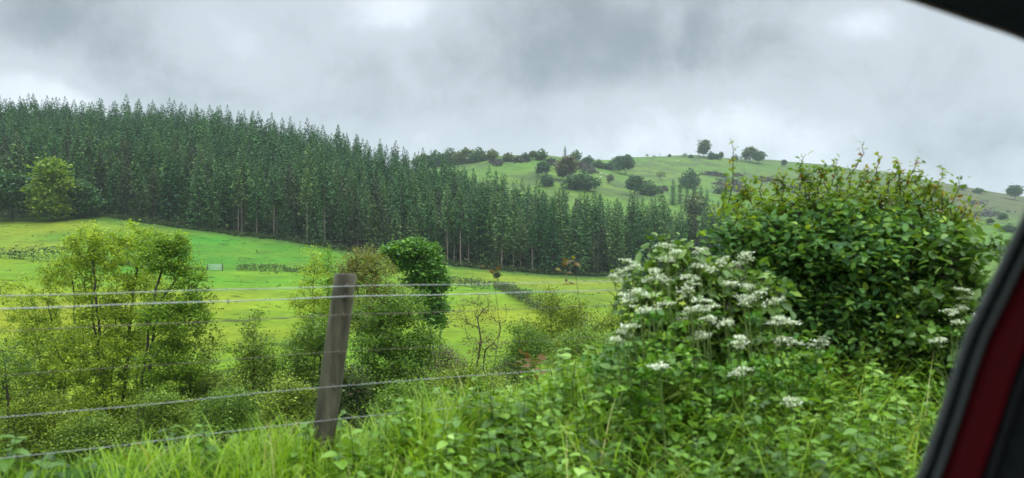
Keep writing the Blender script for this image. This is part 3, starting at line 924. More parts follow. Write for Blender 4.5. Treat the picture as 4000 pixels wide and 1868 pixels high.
sx = PX(497, edgeY(497, 3.45)); sy = edgeY(497, 3.45)
g_ = np.random.default_rng(8)
tree('sapling', 'tiny lone sapling on the pasture above the right hand hedge', 'tree', (sx, sy, gz(sx, sy)), [[(0, 0, -.1), (.02, 0, .9), (0, 0, 1.5)]], [(0, 0, 1.6, .6, .6, .6)], 40, 14, .2, .2, M_dark, M_bark, g_, rt=.012)

# ------------------------------------------------------------------ undergrowth along the plantation edge and far hill trees
def far_mesh(seed, kind):
    g_ = np.random.default_rng(seed); mb = MB()
    if kind == 'round':
        B = [(0, 0, .62, .40, .40, .32), (.16, .05, .5, .3, .3, .28), (-.18, -.05, .48, .28, .28, .3), (.02, 0, .8, .24, .24, .18)]
        n_, s_ = 330, .075
    elif kind == 'bush':
        B = [(0, 0, .4, .55, .5, .4), (.35, 0, .3, .4, .4, .32), (-.35, 0, .32, .42, .4, .3), (.05, 0, .65, .3, .3, .3)]
        n_, s_ = 300, .09
    elif kind == 'tall':
        B = [(0, 0, .58, .27, .27, .30), (.05, 0, .8, .2, .2, .19), (-.06, 0, .4, .24, .24, .2)]
        n_, s_ = 330, .06
    else:
        B = [(0, 0, .6, .42, .4, .3), (.2, 0, .45, .3, .3, .25), (-.2, 0, .5, .3, .3, .25)]
        n_, s_ = 170, .05
    att = blob_points(B, n_, g_, .6)
    st = [[(0, 0, -.05), (.01, 0, .25), (0, 0, .6)]]
    P, par, rad, tips, nst = skeleton(st, att[:90], g_, .6, .08, .0035)
    k = np.where(par >= 0)[0]
    tubes(mb, P[par[k]], P[k], rad[k] * 1.1, rad[k], 4, mi=1)
    leaves(mb, att, 9 if kind != 'sparse' else 5, .045, s_, g_)
    return mb


FM = {}
def far_tree(name, label, cat, px, pyb, hpx, kind, mat_, Y, ws=1.0, group=None):
    key = (kind, mat_.name)
    if key not in FM: FM[key] = far_mesh(len(FM) + 70, kind).mesh('far_' + kind, [mat_, M_bark])
    x = PX(px, Y)
    z = gz(x, Y) if pyb is None else min(gz(x, Y), (HOR - pyb) / FPX * Y)
    z = gz(x, Y)
    o = link(name, FM[key], None, (x, Y, z - .1))
    h = hpx * Y / FPX * 1.2
    o.scale = (h * ws, h * ws, h); o.rotation_euler = (0, 0, random.uniform(0, 6.28))
    return tag(o, label, cat, group)


def crestY(px, k):   # a few metres before the crest ring
    return edgeY(px, k) - 4


def yfor(px, py, lo=300, hi=880):
    """distance at which the ground is seen at picture height py"""
    Ys = np.linspace(lo, hi, 400); X = (px - 512) / FPX * Ys
    z, _ = terrain(X, Ys); q = HOR - FPX * z / Ys
    i = np.where(q <= py)[0]
    return float(Ys[i[0]]) if len(i) else float(Ys[np.argmin(q)])


HT = 'trees and bushes on the far pasture hill'
specs = [
 ('hillside_bush', 'low rounded bush at the left end of the far skyline just above the conifers', 'bush', 508, 161, 8, 'bush', M_farlight, 1.2),
 ('hillside_bush', 'small bush on the skyline left of the dark domed tree', 'bush', 525, 159, 6, 'bush', M_far, 1.2),
 ('hillside_tree', 'dark domed tree on the far skyline between low bush and the lone skyline conifer', 'tree', 541, 160, 10, 'bush', M_far, 1.1),
 ('hillside_tree', 'pale round tree touching the left side of the dark domed skyline tree', 'tree', 533, 160, 8, 'round', M_farlight, 1.1),
 ('hillside_tree', 'broad low dome of trees just right of the lone skyline conifer', 'tree', 576, 160, 9, 'bush', M_far, 1.1),
 ('hillside_bush', 'flat topped bush on the skyline above the grassy knoll', 'bush', 588, 164, 8, 'bush', M_far, 1.0),
 ('hillside_bush', 'small dark bush at the right shoulder of the grassy knoll', 'bush', 598, 168, 8, 'bush', M_far, 1.1),
 ('hillside_tree', 'tree in the dip of the skyline left of the pale one', 'tree', 619, 170, 12, 'round', M_far, 1.2),
 ('hillside_tree', 'dark little tree deepest in the skyline dip', 'tree', 609, 170, 8, 'bush', M_far, 1.1),
 ('hillside_tree', 'pale small tree at the right end of the skyline dip', 'tree', 628, 165, 9, 'round', M_farlight, 1.0),
 ('hillside_tree', 'big dark solitary tree in the middle of the far green slope', 'tree', 625, 175, 17, 'round', M_far, 1.05),
 ('hillside_tree', 'windblown tiny tree on the bare skyline, first from the left', 'tree', 647, 158, 4.2, 'sparse', M_far, .9),
 ('hillside_bush', 'tiny dot of a bush on the bare skyline right of the windblown tree', 'bush', 654, 158, 3, 'sparse', M_far, 1.0),
 ('hillside_bush', 'small bush on the bare skyline midway to the big hilltop tree', 'bush', 669.5, 157, 3, 'bush', M_far, 1.0),
 ('hillside_bush', 'dark small bush left of the big hilltop tree', 'bush', 685, 158, 5, 'sparse', M_far, .9),
 ('hillside_bush', 'very small bush between the dark small bush and the hilltop tree', 'bush', 691, 158, 3.4, 'bush', M_far, 1.0),
 ('hillside_tree', 'tallest tree on the hilltop with the mast behind it', 'tree', 704, 158, 15.5, 'tall', M_farlight, 1.25),
 ('hillside_tree', 'dark small tree touching the right side of the tallest hilltop tree', 'tree', 711.5, 159, 7, 'bush', M_far, 1.0),
 ('hillside_bush', 'second small dark tree right of the tallest hilltop tree', 'bush', 717, 159, 5, 'bush', M_far, 1.0),
 ('hillside_tree', 'slim small tree in the hilltop row right of the tallest tree', 'tree', 721, 160, 7, 'tall', M_far, 1.2),
 ('hillside_bush', 'square looking dark bush on the hilltop under the tall bramble shoot', 'bush', 735, 161, 6, 'bush', M_far, 1.0),
 ('hillside_bush', 'last small bush of the hilltop row before the pair of round trees', 'bush', 741, 161, 5, 'sparse', M_far, 1.0),
 ('hillside_tree', 'pale round tree, left of the pair on the hilltop', 'tree', 750, 162, 13, 'round', M_farlight, 1.2),
 ('hillside_tree', 'darker spreading tree, right of the pair on the hilltop', 'tree', 759, 164, 11, 'round', M_far, 1.4),
 ('hillside_tree', 'lone little tree on the falling skyline right of the hilltop pair', 'tree', 784, 166, 5.5, 'tall', M_far, 1.6),
 ('hillside_tree', 'round tree on the skyline beside the car pillar at the far right', 'tree', 1015, 200, 13, 'round', M_far, 1.3),
 ('hillside_tree', 'dark round tree standing just over the plantation tops below the big solitary tree', 'tree', 581, 190, 18, 'bush', M_far, 1.25),
 ('hillside_tree', 'dark tree on the knoll side left of the brown budding tree', 'tree', 543, 178, 14, 'round', M_far, 1.0),
 ('hillside_tree', 'dark green tree below the knoll side tree at the plantation edge', 'tree', 547, 186, 12, 'bush', M_far, 1.0),
 ('hawthorn_tree', 'whitish blossoming hawthorn left of the brown budding tree', 'tree', 557, 170, 7, 'round', M_hawthorn, 1.1),
 ('budding_tree', 'brown sparse budding tree on the knoll slope', 'tree', 567, 182, 22, 'tall', M_brown, 1.45),
 ('hawthorn_tree', 'small blossoming hawthorn alone on the bright slope below the big solitary tree', 'tree', 610.5, 184, 8.5, 'round', M_hawthorn, .9),
 ('hillside_tree', 'rounded dark tree at the plantation edge right of the blossoming hawthorn', 'tree', 635, 196, 18, 'round', M_far, 1.1),
 ('hillside_tree', 'pale grey green tree right of the rounded dark one at the plantation edge', 'tree', 648, 196, 14, 'bush', M_far, 1.1),
 ('hillside_tree', 'pale leafless looking tree alone on the slope above the dark conifer clump', 'tree', 661, 180, 9, 'sparse', M_farlight, 1.2),
 ('hillside_tree', 'broad tree crown rising behind the dark conifer clump', 'tree', 690, 188, 17, 'bush', M_far, 1.0),
 ('hillside_tree', 'leafy tree in the wood edge below the dark conifer clump', 'tree', 696, 214, 20, 'bush', M_farlight, 1.1),
 ('hillside_bush', 'dark bush on the slope left edge of the big foreground bush', 'bush', 722, 194, 8, 'bush', M_far, 1.2),
 ('hillside_bush', 'round bush on the grey slope at the far right near the skyline', 'bush', 1003, 222, 8, 'round', M_far, 1.2),
 ('hillside_bush', 'pale bush on the right hand slope left of the round one', 'bush', 990, 225, 6, 'round', M_farlight, 1.3),
 ('hillside_bush', 'bush nearest the car pillar on the right hand slope', 'bush', 1008, 232, 8, 'bush', M_far, 1.2),
 ('hillside_bush', 'small bush on the falling skyline left of the round skyline tree', 'bush', 962, 190, 5, 'bush', M_far, 1.2),
 ('hillside_bush', 'dark bush just below the falling skyline over the big foreground bush', 'bush', 930, 190, 6, 'bush', M_far, 1.2),
 ('hillside_bush', 'grey green bush on the slope seen through the top of the foreground bush', 'bush', 806, 180, 9, 'bush', M_far, 1.2),
 ('hillside_bush', 'low bush chain piece on the skyline left of the far right tree', 'bush', 978, 193, 5, 'bush', M_far, 1.8),
]
for a_, h_, mt_, lb_ in ((424, 14, M_farlight, 'pale round crown on the skyline right of the last tall conifers'), (437, 15, M_far, 'first dark round crown on the skyline beyond the plantation'), (451, 15, M_far, 'second dark round crown on the skyline beyond the plantation'),
                         (466, 15, M_farlight, 'pale crown in the middle of the round skyline trees'), (479, 13, M_far, 'low crown at the right of the round skyline trees beyond the plantation'), (492, 10, M_farlight, 'smallest pale crown ending the row of round skyline trees')):
    specs.append(('hillside_tree', lb_, 'tree', a_, -1, h_, 'bush', mt_, 1.1))
for nme, lb, ct, px, pyb, h, kd, mt, ws in specs:
    Y = yfor(px, pyb) if pyb > 0 else edgeY(px, 6.9)
    far_tree(nme, lb, ct, px, None, h, kd, mt, Y, ws, HT)
# scattered far conifers
FC_ = []
for k, (px, pyb, h, lb) in enumerate([
    (565, 160, 15, 'lone dark conifer standing up on the far skyline'),
    (673, 205, 27, 'leftmost dark conifer of the clump on the slope'),
    (680, 204, 27, 'second conifer from the left in the dark clump on the slope'),
    (687, 203, 24, 'middle conifer of the dark clump on the slope'),
    (694, 206, 26, 'conifer right of the middle one in the dark clump on the slope'),
    (701, 208, 24, 'second conifer from the right in the dark clump on the slope'),
    (707, 210, 22, 'rightmost shorter conifer of the dark clump on the slope')]):
    Y = yfor(px, pyb); x = PX(px, Y)
    r_ = copy_tree(con_proto[0 if 0 in con_proto else 2])
    r_.name = 'hill_conifer'; tag(r_, lb, 'conifer', 'conifers on the far hill')
    s = h * Y / FPX / 23; r_.location = (x, Y, gz(x, Y) - .2); r_.scale = (s, s, s)
# mast behind the hilltop tree, posts on the skyline
Y = yfor(699, 158); x = PX(699, Y)
mst = empty('mast', (x, Y, gz(x, Y)), 'thin lattice radio mast poking up behind the tallest hilltop tree', 'mast')
mb = MB(); H = 18.5
for a, b in ((-.5, 0), (.5, 0), (0, .8)): tubes(mb, [(a, b, 0)], [(a * .8, b * .8, H)], .12, .12, 4)
for z in np.arange(1, H, 1.2): tubes(mb, [(-.45, 0, z), (.45, 0, z)], [(.45, 0, z + 1), (-.45, 0, z + 1)], .05, .05, 3)
link('tower', mb.mesh('tower', noise_mat('mast_steel', (.12, .13, .14), (.2, .21, .22), 3, .6, 0)), mst)
mb = MB()
for a in (-1.6, 1.6): box(mb, (a, 0, H - 1.2), (.35, .25, 2.2)); tubes(mb, [(0, 0, H - 1.4)], [(a, 0, H - 1.4)], .08, .08, 4)
link('antenna', mb.mesh('antenna', noise_mat('antenna_grey', (.15, .16, .17), (.22, .22, .23), 3, .6, 0)), mst)
M_wood = noise_mat('pole_wood', (.05, .04, .035), (.10, .085, .07), 5, .9, .2)
for k, (px, pyb, h, lb) in enumerate([(660, 157, 3.6, 'thin post alone on the bare far skyline between the tiny trees'), (638, 163, 3.2, 'thin post on the skyline left of the windblown tiny tree'),
                                      (547, 160, 5, 'thin pole behind the bushes of the knoll skyline'), (511.5, 160, 8, 'thin tall pole on the skyline over the leftmost low bush')]):
    Y = yfor(px, pyb); x = PX(px, Y); hh = h * Y / FPX
    mb = MB(); polytube(mb, [(0, 0, -.3), (0, 0, hh * .5), (0, 0, hh)], [.22, .2, .17], 6); box(mb, (0, 0, hh * .9), (1.8, .2, .2))
    tag(link('utility_pole', mb.mesh('utility_pole', M_wood), None, (x, Y, gz(x, Y))), lb, 'pole', 'poles on the far skyline')
# dark heather / gorse patches on the slope
g_ = np.random.default_rng(99); mb = MB()
for (px, py, rx, ry, n_) in [(497, 163, 6, 3.0, 60), (519, 161, 10, 2.2, 90), (583, 166, 8, 4.5, 110), (590, 171, 5, 3, 50), (552, 163, 5, 3, 30),
                             (712, 174, 9, 1.6, 46), (722, 176, 6, 1.4, 24), (729, 184, 12, 4.5, 130), (742, 190, 7, 3, 70), (640, 184, 8, 1.8, 60), (657, 190, 8, 3.0, 80), (738, 176, 5, 2, 14),
                             (765, 180, 14, 2, 40), (800, 190, 20, 5, 90), (850, 195, 20, 6, 80), (920, 205, 25, 6, 60), (985, 215, 20, 5, 50), (960, 222, 20, 5, 40), (975, 203, 14, 1.6, 30), (603, 167, 3, 1, 20)]:
    for _ in range(n_):
        a = px + g_.normal(0, .45) * rx; b = py + g_.normal(0, .45) * ry
        Y = yfor(a, b); x = PX(a, Y); r0 = Y / FPX
        C = np.array([[x, Y, gz(x, Y) + .3]]) + g_.normal(0, 1, (7, 3)) * [r0 * 1.4, r0 * 2.2, .4]
        leaves(mb, C, 9, .45, .9, g_, tint_mu=.4)
tag(link('heather_scrub', mb.mesh('heather_scrub', M_gorse)), 'patches of dark heather and gorse scattered over the far hill slope', 'scrub', kind='stuff')

# rushes and rank tufts dotted over the grazed fields
g_ = np.random.default_rng(611); mb = MB()
x = g_.uniform(-150, 150, 26000); y = g_.uniform(62, 212, 26000); px = 512 + FPX * x / y
z, u = terrain(x, y)
keep = (px > -30) & (px < 1040) & (u < 3.93) & (u > 1.3) & (g_.random(len(x)) < .03 + .6 * np.clip(fbm(x / 9, y / 9, 3) - .08, 0, 1))
x, y, z = x[keep], y[keep], z[keep]
hb = g_.uniform(.08, .24, len(x))
C = np.stack([x, y, z + hb * .4], 1)
n_ = len(C) * 6
pos = np.repeat(C, 6, 0) + g_.normal(0, 1, (n_, 3)) * [.20, .16, .03]
d = g_.normal(0, .5, (n_, 3)); d[:, 2] = .8
scatter(mb, RH, RF, pos - [0, 0, .05], frames(d, g_.normal(0, 1, (n_, 3))), np.repeat(hb, 6) * g_.uniform(.8, 1.6, n_), np.clip(g_.normal(.45, .2, n_), 0, 1))
M_tuft = leaf_mat('field_tufts', [(0, (.06, .12, .015)), (.6, (.11, .20, .02)), (1, (.20, .27, .03))], .3)
tag(link('grass_tufts', mb.mesh('grass_tufts', M_tuft)), 'darker rank grass tufts dotted over the meadow and pasture', 'grass', kind='stuff')
print('tufts', len(C))

# sheep, white specks on the far pasture
M_wool = noise_mat('wool', (.55, .53, .46), (.7, .68, .6), 8, 1, .2)
M_face = noise_mat('sheep_face', (.1, .09, .08), (.2, .18, .16), 8, .9, 0)
def sheep_mesh():
    mb = MB()
    n_ = 9; pts = [(0, -.62 + 1.24 * i / (n_ - 1), .62 + .04 * math.sin(i)) for i in range(n_)]
    polytube(mb, pts, [.10, .25, .32, .35, .35, .34, .32, .26, .12], 10)
    polytube(mb, [(0, .5, .7), (0, .68, .86), (0, .82, .92), (0, 1.0, .82)], [.16, .13, .11, .06], 8)
    for x in (-.16, .16):
        for y in (-.42, .38): polytube(mb, [(x, y, .5), (x, y + .02, .28), (x, y, 0)], [.08, .05, .04], 6, mi=1)
        polytube(mb, [(x * .4, .86, .95), (x * 1.1, .86, .93)], [.04, .02], 5, mi=1)
    return mb.mesh('sheep', [M_wool, M_face], True)
shm = sheep_mesh()
for k, (px, py, lb) in enumerate([(601.3, 174.5, 'upper white sheep grazing on the bright slope left of the solitary tree'), (600.6, 178, 'lower white sheep on the bright slope below another sheep'),
                                  (603, 169, 'white sheep by the edge of the dark scrub on the knoll'), (677.5, 161.5, 'white sheep just under the bare skyline left of the hilltop tree'),
                                  (606.5, 176, 'white sheep right of the two grazing sheep on the bright slope')]):
    Y = yfor(px, py); x = PX(px, Y)
    o = link('sheep', shm, None, (x, Y, gz(x, Y))); o.rotation_euler = (0, 0, R(60 + 70 * k)); o.scale = (1.25,) * 3
    tag(o, lb, 'sheep', 'sheep on the far pasture')
# bracken, saplings and low shrubs along the plantation's foot: one ragged growth
mb = MB(); g_ = np.random.default_rng(77)
for _ in range(900):
    a = g_.uniform(-20, 740); t_ = edgeY(a, 4.0) + g_.normal(-1.2, 1.3); x = PX(a, t_)
    hb = abs(g_.normal(0, .55)) + .3
    if g_.random() < .05: hb *= 2.6
    C = np.array([[x, t_, gz(x, t_) + hb * .5]]) + g_.normal(0, 1, (5, 3)) * [hb * .5, hb * .4, hb * .3]
    leaves(mb, C, 8, .22, .34, g_, tint_mu=.35)
tag(link('undergrowth', mb.mesh('undergrowth', M_dark)), 'low ragged undergrowth along the foot of the conifer plantation', 'undergrowth', kind='stuff')

# ------------------------------------------------------------------ roadside: fence
M_post = noise_mat('weathered_post', (.040, .038, .026), (.23, .215, .155), 11, .9, .8, (1, 1, .14), c3=(.095, .090, .060))
M_wire = noise_mat('galvanised_wire', (.26, .27, .28), (.48, .50, .52), 30, .5, 0, metal=.3, spec=.5)
M_wire_r = noise_mat('rusty_wire', (.10, .075, .06), (.24, .20, .17), 30, .7, 0)


def fpt(d):   # point on the fence line, d metres to the right of the near post
    x = -.78 + d * FC; return x, 3.6 + FSL * (x + .78)


fx0, fy0 = fpt(0)
fence = empty('wire_fence', (fx0, fy0, gz(fx0, fy0)), 'stock fence of weathered round posts and six steel wires along the road bank', 'fence')
fb = np.array(fence.location)


def post(d, top, lean, seed, rad=.053):
    g_ = np.random.default_rng(seed)
    x, y = fpt(d); z0 = gz(x, y) - .3
    n_ = 14; mb = MB(); pts = []
    for i in range(n_):
        t_ = i / (n_ - 1); z = z0 + (top - z0) * t_
        pts.append((x + lean * (z - top), y, z))
    rr_ = [rad * (1.03 - .06 * i / n_) * (1 + g_.normal(0, .012)) for i in range(n_)]
    pts = pts + [(pts[-1][0], y, top + .006)]; rr_ = rr_ + [rad * .86]
    P = np.array(pts) - fb
    polytube(mb, P, rr_, 18)
    link('post', mb.mesh('post', M_post, True), fence)
    return pts


TOP0 = (HOR - 275) / FPX * 3.6
post(0, TOP0, .135, 1)
post(-2.47, TOP0 - .02, .02, 2)
post(2.47, TOP0 + .03, .03, 3)
post(4.94, TOP0 + .04, -.03, 4)
post(7.41, TOP0 + .04, .0, 5)
wires = [285.6, 296, 314, 350, 384, 417]
for py in wires:
    z = (HOR - py) / FPX * 3.6
    mb = MB(); x_, y_ = fpt(0); x_ += FSL * FC * .058 + .135 * (z - TOP0); y_ -= FC * .058
    c_ = np.array([x_, y_, z]) - fb
    polytube(mb, [c_ + [-.004, .012, .011], c_ + [-.004, -.004, .010], c_ + [0, -.010, 0], c_ + [.004, -.004, -.010], c_ + [.004, .012, -.011]], .0016, 5)
    link('staple', mb.mesh('staple', M_wire_r), fence)
for k, py in enumerate(wires):
    z = (HOR - py) / FPX * 3.6
    for dd, sg in ((0, 1),):
        P = []
        for d in np.linspace(-5.0, 9.5, 120):
            x, y = fpt(d)
            sag = -.006 * math.sin(math.pi * ((d / 2.47) % 1))
            slope = .003 * d
            off_ = .064; P.append((x + FSL * FC * off_ + .135 * (z - TOP0) * math.exp(-(d / .8) ** 2), y - FC * off_, z + sag + slope + .0015 * math.sin(7 * d + k)))
        mb = MB(); polytube(mb, np.array(P) - fb, [.0017, .0024, .0016, .0010, .0012, .0012][k], 6, False)
        link('wire', mb.mesh('wire', M_wire if k in (0, 1, 4, 5) else M_wire_r), fence)

# ------------------------------------------------------------------ roadside: plants
# ovate leaf with a folded midrib and pointed tip
def make_leaf(wd=.36, seg=5, curl=.12):
    V = []; F = []
    for i in range(seg + 1):
        t_ = i / seg; ww = wd * math.sin(math.pi * min(1, t_ * .97 + .02)) ** .75 * (1 - .35 * t_)
        if i == seg: ww = .005
        zz = -curl * t_ * t_
        V += [(-ww, t_, zz + ww * .35), (0, t_, zz), (ww, t_, zz + ww * .35)]
    for i in range(seg):
        a = i * 3
        F += [(a, a + 1, a + 4, a + 3), (a + 1, a + 2, a + 5, a + 4)]
    return np.array(V), np.array(F)


LV, LF = make_leaf()
LV2, LF2 = make_leaf(.22, 4, .25)
M_bush = leaf_mat('bramble_leaves', [(0, (.036, .100, .032)), (.45, (.090, .215, .058)), (.75, (.20, .38, .07)), (1, (.40, .52, .06))], .35, .6, .22)
M_bush_y = leaf_mat('young_leaves', [(0, (.08, .17, .025)), (.5, (.17, .28, .03)), (.9, (.30, .36, .04)), (1, (.28, .16, .06))], .45, .45, .4)
M_red = leaf_mat('reddish_leaves', [(0, (.10, .06, .03)), (.5, (.20, .12, .04)), (1, (.22, .22, .04))], .4)
M_elder = leaf_mat('elder_leaves', [(0, (.045, .11, .02)), (.5, (.11, .22, .04)), (1, (.22, .36, .07))], .35, .45, .45)
M_nettle = leaf_mat('nettle_leaves', [(0, (.036, .095, .012)), (.45, (.095, .225, .024)), (.85, (.20, .39, .04)), (1, (.32, .52, .12))], .35, .45, .45)
M_grass = leaf_mat('grass_blades', [(0, (.085, .19, .012)), (.5, (.185, .36, .022)), (.9, (.31, .50, .04)), (1, (.42, .42, .16))], .45, .5, .35)
M_stem = noise_mat('green_stem', (.08, .13, .03), (.14, .20, .05), 20, .6, .1)
M_twig = noise_mat('bush_twig', (.030, .024, .018), (.07, .055, .04), 12, .9, .3)
M_flower = leaf_mat('cow_parsley_florets', [(0, (.42, .52, .28)), (.5, (.62, .68, .48)), (1, (.78, .80, .70))], .25, .6, .2, .05, (1, 1, .8))


def ragged(blobs, n_, seed, size=(7, 15), grow=1.08):
    """small knobs of growth all over the outline, so it is not a clipped ball"""
    g_ = np.random.default_rng(seed); out_ = list(blobs)
    for _ in range(n_):
        b = blobs[g_.integers(0, len(blobs))]; a = g_.uniform(0, 6.28); q = g_.uniform(*size)
        out_.append((b[0] + b[2] * grow * math.cos(a), b[1] + b[3] * grow * math.sin(a) * (1 if math.sin(a) < 0 else .4), q, q * g_.uniform(.6, 1.2), g_.normal(0, .12)))
    return out_


def px_bush(name, label, Y, pxb, stems, blobs, natt, per, sig, lsize, lm, seed, tv=LV, tf=LF, mu=.45, shoots=(), rt=.003, dy=0, step=.09):
    g_ = np.random.default_rng(seed)
    bx = PX(pxb, Y); bz = gz(bx, Y)
    k = Y / FPX
    B = []
    for b in blobs:
        d_ = b[4] if len(b) > 4 else 0
        yy = Y + d_; B.append((PX(b[0], Y) - bx, d_, (HOR - b[1]) * k - bz, b[2] * k, b[2] * k * .75, b[3] * k))
    S = []
    for d_, pl in stems:
        q = [(PX(pl[0][0], Y) - bx, d_ * .3, -.06)]
        for i, (a, c_) in enumerate(pl[1:]): q.append((PX(a, Y) - bx, d_ * (i + 1) / len(pl[1:]), (HOR - c_) * k - bz))
        S.append(q)
    att = blob_points(B, natt, g_, .35); att = att[att[:, 2] > .12]
    P, par, rad, tips, nst = skeleton(S, att, g_, .5, step, rt, 2.25)
    r_ = empty(name, (bx, Y, bz), label, 'bush')
    mb = MB(); kk = np.where(par >= 0)[0]
    tubes(mb, P[par[kk]], P[kk], np.minimum(rad[par[kk]], rad[kk] * 1.3), rad[kk], 6)
    link('branches', mb.mesh('branches', M_twig), r_)
    mb = MB()
    C = P[np.concatenate([tips, tips, par[tips]])]
    leaves(mb, C, per, sig, lsize, g_, tv, tf, .8, .05, mu, .2)
    link('foliage', mb.mesh('foliage', lm), r_)
    for (sx_, sy_, ex_, ey_) in shoots:
        mb = MB(); m_ = 9; C = []; q = []; bow_ = g_.normal(0, 5)
        for i in range(7):
            t_ = i / 6; q.append((PX(sx_ + (ex_ - sx_) * t_ + bow_ * math.sin(2.6 * t_), Y) - bx + g_.normal(0, .004), g_.normal(0, .008), (HOR - (sy_ + (ey_ - sy_) * t_)) * k - bz))
        polytube(mb, q, np.linspace(.004, .0016, 7), 5, mi=1)
        for i in range(m_):
            t_ = .15 + .85 * (i + .5) / m_
            C.append((PX(sx_ + (ex_ - sx_) * t_ + bow_ * math.sin(2.6 * t_), Y) - bx, 0, (HOR - (sy_ + (ey_ - sy_) * t_)) * k - bz))
        leaves(mb, np.array(C), 3, .016, lsize * .62, g_, tv, tf, .8, .3, .62, .25)
        link('young_shoot', mb.mesh('young_shoot', [M_bush_y, M_twig]), r_)
    return r_, (bx, Y, bz)


SH = [(728, 205, 729, 138), (815, 190, 811, 156), (800, 185, 797, 165), (845, 180, 859, 141), (832, 185, 833, 158), (872, 182, 877, 154), (885, 185, 890, 160), (905, 190, 918, 156),
      (900, 195, 902, 170), (930, 200, 940, 166), (948, 208, 956, 176), (780, 200, 775, 172), (860, 180, 868, 168), (825, 178, 820, 168), (965, 225, 978, 200), (752, 205, 748, 178), (915, 185, 925, 172)]
_gs = np.random.default_rng(12)
for _x in np.linspace(722, 962, 26):
    _b = np.interp(_x, [720, 800, 900, 960], [208, 190, 194, 218]); SH.append((_x, _b, _x + _gs.normal(3, 7), _b - _gs.uniform(10, 26)))
px_bush('bramble_bush', 'big dark leafy bush rising above the fence with reddish shoots against the sky', 4.9, 850,
        [(0, [(850, 0), (852, 340), (860, 280), (850, 220)]), (.2, [(830, 0), (815, 330), (790, 270), (770, 230)]), (-.1, [(880, 0), (890, 330), (905, 270), (920, 220)]),
         (.3, [(862, 0), (870, 300), (880, 250)]), (0, [(800, 0), (780, 340), (740, 290), (725, 240)])],
        ragged([(842, 226, 50, 20), (785, 235, 46, 19), (905, 232, 43, 20), (738, 238, 24, 18), (850, 256, 72, 32), (780, 262, 54, 28), (930, 262, 34, 32), (855, 300, 62, 24), (948, 300, 20, 28), (770, 298, 54, 24), (860, 332, 60, 16), (790, 328, 40, 14)], 50, 5),
        1750, 6, .045, .050, M_bush, 201, shoots=SH, mu=.42)
px_bush('young_bush', 'yellow green young leaves topping the right side of the big dark bush', 5.15, 880,
        [(0, [(885, 0), (890, 300), (885, 220)]), (0, [(830, 0), (820, 260), (810, 210)])],
        ragged([(850, 199, 52, 11), (905, 202, 42, 13), (780, 206, 42, 11), (945, 222, 24, 20), (735, 212, 24, 12), (820, 194, 30, 8), (954, 262, 14, 24)], 34, 6, (5, 13), 1.15),
        620, 4, .06, .042, M_bush_y, 202, mu=.4)
px_bush('elder_bush', 'light green elder bush at the right end of the verge beside the car pillar', 4.6, 955,
        [(0, [(950, 0), (952, 340), (955, 290)])],
        ragged([(945, 318, 28, 34), (922, 340, 34, 28), (964, 285, 18, 32), (955, 370, 28, 28), (948, 262, 22, 26), (962, 240, 14, 18), (900, 350, 30, 22)], 16, 9),
        620, 5, .04, .055, M_elder, 203)
px_bush('elder_bush', 'light green leafy bush under and between the white flower heads', 4.3, 700,
        [(0, [(700, 0), (700, 340), (690, 280)]), (0, [(690, 0), (660, 330), (640, 280)]), (0, [(710, 0), (740, 330), (755, 280)])],
        [(672, 262, 26, 18), (640, 290, 28, 24), (700, 290, 40, 34), (750, 300, 34, 34), (660, 335, 45, 30), (720, 350, 50, 32), (670, 244, 14, 8)],
        620, 4, .042, .055, M_elder, 204)

